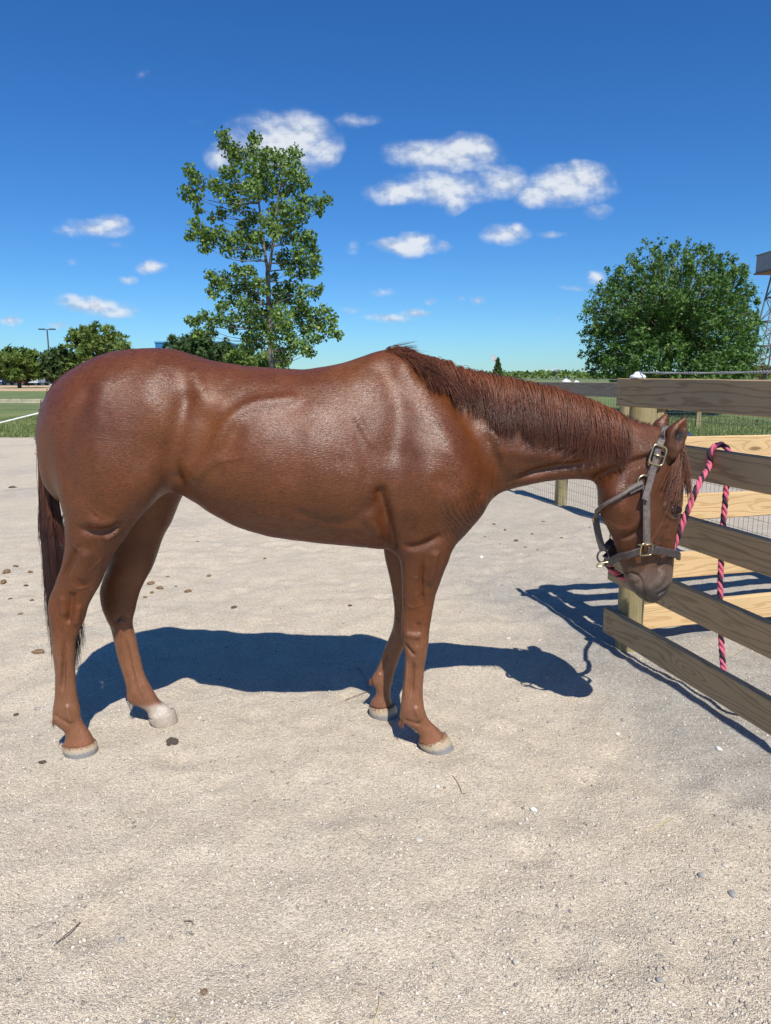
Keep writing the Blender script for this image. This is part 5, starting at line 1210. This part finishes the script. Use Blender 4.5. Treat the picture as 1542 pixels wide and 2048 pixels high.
# forelock
LOCK = hair_mat('forelock_hair', (.12, .043, .021), (.17, .066, .035), (.13, .052, .030))
N = 1300; u = rs.uniform(0, 1, N)
rt = np.array([P(1338, 880, HY - .015), P(1356, 892, HY - .02), P(1364, 904, HY - .01)]); rt = catmull(rt, 50)
root = np.stack([np.interp(u, np.linspace(0, 1, 50), rt[:, k]) for k in range(3)], 1) + rs.normal(0, .006, (N, 3))
f = fsample(root); root += fgrad(root) * (.001 - f)[:, None]
sweep = (rs.uniform(0, 1, N) < .16)                                     # some hairs cross the cheek, most fall down the forehead
tgt = np.where(sweep[:, None], np.array((-.42, -.25, -1.0)) + rs.normal(0, .10, (N, 3)), np.array((.10, -.04, -1.0)) + rs.normal(0, .06, (N, 3)))
d0 = np.stack([rs.normal(.55, .2, N), rs.normal(-.35, .2, N), rs.normal(-.5, .2, N)], 1)
L = np.where(sweep, rs.uniform(.14, .26, N), (.035 + .165 * u ** 1.6) * rs.uniform(.7, 1.1, N))
strands('forelock', drape(root, d0, L, 12, tgt, .003 + rs.uniform(0, .012, N), .02, rs, .55), .00095, LOCK, rs.uniform(0, 1, N))
# tail
TAIL = hair_mat('tail_hair', (.17, .055, .022), (.060, .022, .016), (.022, .010, .010), .42)
N = 4600; u = rs.uniform(0, 1, N) ** .8; nT = 44; own = rs.randint(0, nT, N)
dock = np.array([P(*q, HY) for q in [(152, 741), (128, 758), (108, 783), (95, 812), (88, 845), (86, 880), (90, 915)]]); dock = catmull(dock, 60)
root = np.stack([np.interp(u, np.linspace(0, 1, 60), dock[:, k]) for k in range(3)], 1); root[:, 1] += rs.normal(0, .022, N)
endx = rs.uniform(0, 1, nT)[own] * .75 + rs.uniform(0, .25, N)
ey = np.where(rs.uniform(0, 1, N) < .5, rs.uniform(1180, 1345, N), rs.uniform(1020, 1300, N))
exl = np.interp(ey, [1000, 1100, 1200, 1300, 1345], [80, 80, 86, 98, 106]); exr = np.interp(ey, [1000, 1100, 1200, 1300, 1345], [142, 160, 172, 172, 160])
ex = exl + (exr - exl) * endx
lobe = rs.normal(0, .03, nT)[own]
paths = []
for i in range(N):
    a = root[i]; e = P(ex[i], ey[i], HY - .01 + lobe[i]); w1 = P(81 + (ex[i] - 80) * .16 + rs.normal(0, 2.5), 930 + rs.normal(0, 12), HY + lobe[i] * .6); w2 = P(80 + (ex[i] - 80) * .55 + rs.normal(0, 3), 1080, HY + lobe[i])
    dd = P(80 + rs.normal(0, 2), 868, HY + lobe[i] * .3) if a[2] > 1.27 else None
    pts_ = [a] + ([dd] if dd is not None else []) + [w1, w2] + [e]
    paths.append(pts_)
def fast_spline(paths, n):
    out = np.zeros((len(paths), n, 3))
    for i, p in enumerate(paths):
        p = np.array(p); s_ = np.concatenate([[0], np.cumsum(np.linalg.norm(np.diff(p, axis=0), axis=1))]); q = np.linspace(0, s_[-1], n)
        for k in range(3): out[i, :, k] = hermite(s_, p[:, k], q)
    return out
tp = fast_spline(paths, 14)
wob = rs.normal(0, .006, (nT, 14, 3)); wob = np.cumsum(wob, 1) * .35; tp += wob[own] * np.linspace(0, 1, 14)[None, :, None]
f = fsample(tp); mm = (f < .004) & (tp[:, :, 2] > .75)
tp[mm] += fgrad(tp[mm]) * (.004 - f[mm])[:, None]
strands('tail', tp, .0012, TAIL, rs.uniform(0, 1, N))
# fetlock feathers
FEA = hair_mat('fetlock_hair', (.25, .09, .04), (.22, .09, .05), (.2, .1, .06)); FEW = hair_mat('white_fetlock_hair', (.6, .5, .4), (.6, .52, .42), (.5, .42, .33))
for cx, cy, Yc, mt, Lr in [(805, 1440, NF, FEA, (.015, .04)), (110, 1440, NH, FEA, (.01, .025)), (264, 1402, FH, FEW, (.015, .035)), (740, 1362, FF, FEA, (.012, .022))]:
    N = 90; c_ = P(cx, cy, Yc); root = c_ + rs.normal(0, 1, (N, 3)) * np.array((.007, .012, .006)); f = fsample(root); root += fgrad(root) * (.0 - f)[:, None]
    d0 = np.stack([rs.normal(-.5, .3, N), rs.normal(-.1, .4, N), np.full(N, -.8)], 1)
    strands('fetlock_hair', drape(root, d0, rs.uniform(*Lr, N), 5, np.tile((.2, 0, -1.), (N, 1)), np.full(N, .0005), .05, rs, .8), .0006, mt, rs.uniform(0, 1, N))
# ================================================================== halter
LEA = simple_mat('worn_leather', (.150, .120, .105), .55, 0, .35, 60, .0012, 400); LEAD = simple_mat('dark_leather', (.060, .050, .047), .5, 0, .35, 60, .001, 400)
BRASS = simple_mat('brass', (.62, .52, .30), .32, 1.0, .2, 60)
hl = empty('halter', tuple(P(1285, 1093, HC - .07))); tag(hl, 'grey-brown leather halter with brass fittings on the horse', 'halter'); HLL = np.array(hl.location)
def onskin(pts, off=.006):
    q = cast(pts); f = fsample(q); return q + fgrad(q, .012) * (np.asarray(off) - f)[:, None]
def fit(q, off=.006, it=3):
    q = np.array(q, float)
    for _ in range(it): f = fsample(q); q += fgrad(q, .012) * np.clip(off - f, 0, 1)[:, None]
    return q
def strap(name, q, w, th, mat, n=28, nrm=None, holes=None):
    p = catmull(q, n); t = np.gradient(p, axis=0); t /= np.linalg.norm(t, axis=1)[:, None]
    N = fgrad(p, .015) if nrm is None else np.tile(np.array(nrm, float), (n, 1)); 
    for _ in range(4): N[1:-1] = (N[:-2] + N[1:-1] * 2 + N[2:]) / 4
    N -= t * np.sum(N * t, 1)[:, None]; N /= np.linalg.norm(N, axis=1)[:, None] + 1e-9
    B = np.cross(t, N); h = w / 2; e = th * .35
    prof = [(-h, 0), (-h, th - e), (-h + e, th), (h - e, th), (h, th - e), (h, 0)]; k = len(prof)
    V = np.stack([p + B * a + N * b for a, b in prof], 1).reshape(-1, 3) - HLL
    F = [(i * k + j, i * k + (j + 1) % k, (i + 1) * k + (j + 1) % k, (i + 1) * k + j) for i in range(n - 1) for j in range(k)] + [tuple(range(k))[::-1], tuple((n - 1) * k + j for j in range(k))]
    o = mesh_from(name, V, F, mat, hl)
    # stitching along both edges
    st = MB()
    for s in (-1, 1):
        for i in np.linspace(0, n - 1.01, int(np.linalg.norm(np.diff(p, axis=0), axis=1).sum() / .007)):
            a = int(i); f = i - a; c_ = p[a] * (1 - f) + p[a + 1] * f + B[a] * s * (h - .0035) + N[a] * (th + .0002); st.box(c_ - HLL, (.0012, .0012, .0012), M=Matrix([t[a] * 3, B[a], N[a]]).transposed())
    so_ = st.build('stitching', LEAD if mat is LEA else LEA, o); so_['kind'] = 'stuff'
    if holes:
        for u in holes:
            i = int(u * (n - 1)); MB().tube([p[i] + N[i] * (th - .001) - HLL, p[i] + N[i] * (th + .0006) - HLL], .0026, 8).build('strap_hole', LEAD, o)
    return o, p, N
def ringm(name, c, nrm, r, tr, mat=None, sx=1.0, square=0, roll=0.0):
    n = Vector(nrm).normalized(); M = n.to_track_quat('Z', 'Y').to_matrix() @ Matrix.Rotation(roll, 3, 'Z'); pts = []
    for a in np.linspace(0, 2 * math.pi, 36, endpoint=False):
        ca, sa = math.cos(a), math.sin(a)
        if square: e = 2 / square; ca, sa = math.copysign(abs(ca) ** e, ca), math.copysign(abs(sa) ** e, sa)
        pts.append(np.array(M @ Vector((r * sx * ca, r * sa, 0))) + c - HLL)
    return MB().tube(pts, tr, 8, True).build(name, mat or BRASS, hl, True)
# crown strap (behind the ears, down to the cheek), its tongue and buckle
crown_near = onskin([(1330, 868), (1322, 880), (1315, 895), (1310, 912), (1303, 934), (1296, 956)], .007)
far = mir_head(crown_near[::-1]); far = fit(far, .007)
topp = fit([P(1332, 858, HY - .02), P(1333, 856, HY + .02)], .006)
strap('crown_strap', np.vstack([crown_near[::-1], topp, far[::-1]]), .026, .004, LEA, 60)
strap('billet', onskin([(1311, 905), (1303, 934), (1294, 962), (1286, 984), (1281, 997)], np.array((.012, .013, .018, .026, .032))), .027, .004, LEA, 26, holes=(.12, .33, .48, .62, .76))
bc = onskin([(1311, 910)], .016)[0]; ringm('buckle', bc, fgrad(bc[None], .02)[0], .036, .0042, square=5, sx=.78, roll=-.30)
MB().tube([bc + (-.018, -.004, .004) - HLL, bc + (.02, -.006, -.006) - HLL], .003, 6).build('buckle_tongue', BRASS, hl, True)
# ring under the billet, cheek strap, rolled throat strap
cr_ = onskin([(1286, 964)], .008)[0]; ringm('ring', cr_, fgrad(cr_[None], .02)[0], .026, .0032)
strap('cheek_strap', onskin([(1288, 975), (1288, 1000), (1288, 1030), (1287.5, 1060), (1287, 1084)], np.array((.012, .014, .017, .020, .024))), .030, .0045, LEA, 30)
th_near = onskin([(1281, 966), (1262, 975), (1240, 990), (1215, 1007), (1200, 1020)], np.array((.014, .018, .022, .018, .012)))
jaw = P(1190, 1034, HC - .005); th_far = fit([P(1203, 1016, HC + .05), P(1228, 1000, HC + .085), P(1262, 975, HC + .10)], .008); pth = np.vstack([th_near, [P(1193, 1028, HC - .035)], [jaw], th_far]); pr = catmull(pth, 60)
MB().tube(pr - HLL, .0085, 8).build('throat_strap', LEA, hl, True)
strap('throat_tab', onskin([(1283, 967), (1270, 974), (1256, 981)], .010), .030, .004, LEA, 12)
# noseband with its square rings, chin ring, chin strap
nb_near = onskin([(1287, 1095), (1305, 1095), (1325, 1100), (1342, 1106)], .024); nb_far = fit(mir_head(nb_near[::-1]), .008)
nose = fit([P(1358, 1113, HC - .035), P(1357, 1113, HC + .05)], .008); nose = np.array([P(1355.5, 1112, HC - .03), P(1357.5, 1113, HC + .01), P(1352, 1110, HC + .05)])
strap('noseband', np.vstack([nb_near, nose, nb_far]), .030, .006, LEAD, 50)
sqc = onskin([(1286, 1093)], .027)[0]; ringm('square_ring', sqc, fgrad(sqc[None], .02)[0], .0245, .0032, square=6, sx=1.0); 
MB().tube([sqc + (-.036, -.004, .020) - HLL, sqc + (.036, -.004, .020) - HLL], .0032, 6).build('ring_bar', BRASS, hl, True)
sq2 = mir_head(sqc[None])[0]; ringm('square_ring', sq2, LAT, .0245, .0032, square=6)
chin = P(1207, 1124, HC - .015)
back_near = np.vstack([onskin([(1277, 1095), (1258, 1103)], .024), [P(1240, 1113, HC - .072)], [P(1224, 1122, HC - .045)], [P(1210, 1127, HC - .025)]])
strap('chin_band', back_near, .028, .005, LEAD, 30)
bf = mir_head(back_near[:2]); strap('chin_band', np.vstack([bf, [P(1236, 1099, HC + .05)], [P(1222, 1106, HC + .03)], [P(1209, 1117, HC + .0)]]), .028, .005, LEAD, 30, nrm=(-.2, -.9, .3))
ringm('chin_ring', P(1206, 1113, HC - .012), (.25, -.9, .1), .025, .004, LEAD)
ringm('keeper', P(1206, 1129, HC - .025), (.1, -.6, -.7), .016, .003, sx=1.5, square=5, roll=.3)
strap('chin_strap', [P(1191, 1037, HC - .008), P(1194, 1055, HC - .010), P(1199, 1078, HC - .012), P(1206, 1101, HC - .014)], .026, .005, LEAD, 22, nrm=(-.3, -.9, 0))
ringm('throat_ring', P(1191, 1037, HC - .006), (.6, -.7, 0), .014, .003)

# ================================================================== lead rope
m, g = new_mat('pink_yarn'); n_ = g.noise(g.scale(g.obj, (1, 1, 1)), 260, 3, .6); g.l.new(g.ramp(n_, [(.3, (.46, .075, .13)), (.7, (.74, .165, .24))]), g.b.inputs['Base Color']); g.b.inputs['Roughness'].default_value = .85; g.l.new(g.bump(n_, .8, .002), g.b.inputs['Normal']); PINK = m
DKY = simple_mat('dark_yarn', (.030, .016, .026), .85, 0, .4, 260, .002, 300)
rope = empty('lead_rope', tuple(P(1440, 895, 3.16))); tag(rope, 'twisted pink and black lead rope slung over the second brown rail', 'rope'); RL = np.array(rope.location)
s_at = .705; ov = np.append(b0 + U1 * s_at, 1.172)
n3 = np.array((N1[0], N1[1], 0)); u3 = np.array((U1[0], U1[1], 0))
path = [P(1210, 1122, HC + .03), P(1232, 1146, HC + .10), P(1275, 1165, HC + .20), P(1310, 1150, HC + .21), P(1346, 1095, HC + .20), P(1362, 1056, HC + .20), P(1378, 1015, HC + .205), P(1400, 962, HC + .235)]
f_ = ov + n3 * .036 - u3 * .010; path += [f_ + (0, 0, -.075), f_ + (0, 0, -.018), ov + n3 * .015 + (0, 0, .017), ov - n3 * .018 + u3 * .012 + (0, 0, .016), ov - n3 * .039 + u3 * .022 + (0, 0, -.03), ov - n3 * .043 + u3 * .016 + (0, 0, -.16),
         ov - n3 * .045 + u3 * .016 + (0, 0, -.40), ov - n3 * .047 + u3 * .032 + (0, 0, -.66), ov - n3 * .05 + u3 * .068 + (0, 0, -.90), ov - n3 * .053 + u3 * .11 + (0, 0, -1.06)]
g_ = ov - n3 * .06 + u3 * .16; path += [np.array((g_[0], g_[1], .035)), np.array((g_[0] + .10, g_[1] - .05, .018)), np.array((g_[0] + .24, g_[1] - .20, .018))]
pr = catmull(np.array(path), 900); t, n, b = frames(pr); s = np.concatenate([[0], np.cumsum(np.linalg.norm(np.diff(pr, axis=0), axis=1))])
for k in range(3):
    a = -s / .088 * 2 * math.pi + k * 2.0944
    MB().tube(pr + .0066 * (np.cos(a)[:, None] * n + np.sin(a)[:, None] * b) - RL, .0072, 7).build('rope_strand', DKY if k == 0 else PINK, rope, True)
# ================================================================== small things on the sand
def lump(name, p, r, mat, seed, flat=.65, rough=.22, sub_=2, jag=0.0):
    rr = random.Random(seed); bm = bmesh.new(); bmesh.ops.create_icosphere(bm, subdivisions=sub_, radius=1)
    k = [Vector((rr.gauss(0, 1), rr.gauss(0, 1), rr.gauss(0, 1))).normalized() for _ in range(7)]; w = [rr.uniform(-rough, rough) for _ in k]
    sx, sy = rr.uniform(.8, 1.3), rr.uniform(.75, 1.1)
    for v in bm.verts:
        d = v.co.normalized(); f = 1 + sum(wi * max(0, d.dot(ki)) ** 2 for wi, ki in zip(w, k)) + rr.gauss(0, .05); v.co = Vector((d.x * f * sx, d.y * f * sy, d.z * f * flat)) * (r * (1 + rr.uniform(-jag, jag)))
    bmesh.ops.rotate(bm, verts=bm.verts, cent=(0, 0, 0), matrix=Matrix.Rotation(rr.uniform(0, 6.28), 3, 'Z'))
    me = bpy.data.meshes.new(name); bm.to_mesh(me); bm.free(); o = link(name, me, mat, None, False)
    o.location = (p[0], p[1], float(ground_z(p[0], p[1])) + r * flat * .45); return o
STO = simple_mat('pale_stone', (.50, .45, .37), .85, 0, .25, 60, .002, 200); STG = simple_mat('grey_stone', (.30, .28, .26), .85, 0, .3, 60, .002, 200); STW = simple_mat('white_stone', (.68, .65, .58), .8, 0, .15, 60, .002, 200); DUNG = simple_mat('dry_dung', (.20, .125, .065), .95, 0, .45, 90, .004, 160); DUNGD = simple_mat('dark_dung', (.085, .062, .045), .95, 0, .4, 90, .004, 160)
STONES = [(963, 1117, .020, STW, 'white chalky stone lying behind the neck on open sand'), (1438, 1498, .013, STW, 'pale angular stone at the right beside the fence shadow'), (1246, 1434, .012, STG, 'brownish grey stone below the fence corner'), (1236, 1458, .009, STW, 'small white stone under the fence corner near the frame centre right'), (837, 1685, .012, STO, 'smooth beige pebble in front of the horse, middle foreground'),
          (1068, 1625, .010, STW, 'small pale pebble right of the middle foreground'), (1040, 1647, .009, STO, 'sand-coloured pebble just left of a pale one'), (1033, 1927, .012, STO, 'round pinkish pebble near the bottom edge'), (1450, 1740, .010, STO, 'light oval pebble at the right among dark clods'), (1402, 1764, .010, STG, 'dark clod at the right beside a light pebble'), (1466, 1798, .011, STG, 'dark clod furthest right in the foreground'),
          (243, 1875, .010, STG, 'grey pebble at the lower left'), (875, 1576, .009, STW, 'tiny white stone right below the front hoof'), (407, 1978, .011, DUNG, 'orange brown crumb near the bottom left'), (75, 1411, .010, STG, 'dark grey stone left of the rear hoof'), (400, 1437, .013, STO, 'half-buried pale stone right of the white-socked hoof'), (1097, 1437, .010, STG, 'small dark stone below the shadow of the head'), (1352, 1372, .009, STO, 'tan stone between the fence shadow and the bottom rail'),
          (1016, 1280, .014, STO, 'beige stone left of the fence shadow'), (1080, 1278, .013, STO, 'pinkish beige stone at the lower edge of the fence shadow'), (1005, 1168, .010, STG, 'flat grey stone on the sand left of the rail shadows'), (1140, 1828, .007, STG, 'dark chip in the right foreground'), (1318, 1985, .009, STG, 'dark pebble at the bottom right')]
for i, (x, y, r, mt, lb) in enumerate(STONES): tag(lump('stone', G(x, y), r, mt, 100 + i, .6, .35, 2, .05), lb, 'stone', 'loose stones in the yard')
DG = [(300, 1166, .022, DUNG, 'largest dry dung ball behind the far hind leg'), (318, 1175, .016, DUNG, 'dry dung ball right of the largest one behind the leg'), (304, 1182, .013, DUNG, 'small dung crumb below the largest ball'), (375, 1183, .018, DUNG, 'lone flattened dung lump under the belly'), (466, 1216, .020, DUNGD, 'single dark dung ball under the middle of the belly'), (418, 1147, .016, DUNG, 'reddish clod on the sand under the flank'), (15, 1152, .028, DUNG, 'upper of the dung lumps at the left edge'), (8, 1168, .028, DUNG, 'lower dung lump cut by the left edge'), (52, 1173, .016, DUNGD, 'small dark clod right of the left edge lumps'), (62, 1149, .014, DUNG, 'round dung ball near the tail'), (64, 1200, .016, DUNG, 'pale dung crumb left of the hock'),
      (76, 1310, .022, DUNG, 'tan dung lump left of the rear cannon'), (84, 1522, .016, DUNGD, 'flat dark flake in front of the rear hoof'), (395, 1083, .013, DUNGD, 'small dark clod far back under the belly'), (1033, 1083, .020, DUNG, 'dung ball behind the neck left of the fence'), (1010, 1062, .018, DUNG, 'left dung lump in the scatter behind the chest'), (1064, 1068, .018, DUNG, 'right dung lump in the scatter behind the chest'), (1087, 1040, .016, DUNG, 'far dung lump in front of the wire fence'), (988, 1050, .016, DUNG, 'dung lump just right of the chest'), (1123, 1076, .014, DUNG, 'small dung crumb left of the halter strap'), (1180, 1052, .012, DUNG, 'tiny dung crumb next to the jaw'), (345, 1488, .018, DUNGD, 'flat dark patch of dung in front of the far hind hoof'), (25, 975, .035, DUNGD, 'dark clod far back at the left edge'), (700, 1215, .012, DUNGD, 'dark crumb behind the far foreleg')]
DG += [(32, 1135, .017, DUNG, 'topmost dung crumb near the left edge'), (88, 1142, .012, DUNG, 'dung crumb just left of the tail hair'), (20, 1196, .014, DUNGD, 'dark crumb under the left edge lumps'), (40, 1225, .012, DUNG, 'lone crumb halfway down the left edge'), (335, 1152, .012, DUNG, 'upper crumb in the scatter behind the far hind leg'), (352, 1168, .011, DUNGD, 'dark crumb in the scatter behind the far hind leg'), (290, 1195, .012, DUNG, 'lowest crumb behind the far hind leg'),
       (530, 1115, .012, DUNG, 'crumb on the far sand under the belly'), (1050, 1095, .013, DUNG, 'crumb right of the dung ball behind the neck'), (1000, 1088, .012, DUNGD, 'dark crumb left of the dung ball behind the neck'), (1075, 1100, .011, DUNG, 'small crumb in the middle of the sand behind the neck'), (970, 1075, .013, DUNG, 'crumb closest to the chest line'), (30, 1420, .011, DUNGD, 'dark crumb at the left edge beside the rear leg')]
for i, (x, y, r, mt, lb) in enumerate(DG): tag(lump('dung', G(x, y), r, mt, 300 + i, .6 if mt is DUNG else .4, .5, 3, .16), lb, 'dung', 'dung lumps on the sand')
STRAW = simple_mat('straw', (.55, .45, .24), .7); TWIG = simple_mat('twig', (.16, .12, .09), .8)
for i, (x0, y0, x1, y1, mt, nm, lb) in enumerate([(108, 1895, 160, 1838, TWIG, 'twig', 'thin dark twig slanting on the sand at the lower left'), (748, 2040, 757, 1993, STRAW, 'straw', 'yellow straw at the bottom edge'), (368, 1838, 386, 1845, TWIG, 'twig', 'short twig in the left foreground'), (333, 2046, 350, 2022, STRAW, 'straw', 'pale straw bit at the bottom left'), (1460, 1310, 1505, 1290, STRAW, 'straw', 'straw behind the bottom rail'), (1300, 1665, 1345, 1640, STRAW, 'straw', 'straw on the grey gravel at the right'), (905, 1560, 925, 1590, STRAW, 'straw', 'straw right of the front hoof'), (715, 1332, 740, 1390, TWIG, 'twig', 'thin bent twig behind the far front hoof'), (690, 1402, 735, 1392, TWIG, 'twig', 'fine twig pointing at the far front hoof')]):
    a, b = G(x0, y0), G(x1, y1); a[2] = ground_z(a[0], a[1]) + .003; b[2] = ground_z(b[0], b[1]) + .004; md = (a + b) / 2 + np.array((.006, .004, .004)); tag(MB().tube(catmull(np.array([a, md, b]), 7), .0016, 5).build(nm, mt, None, True), lb, nm)
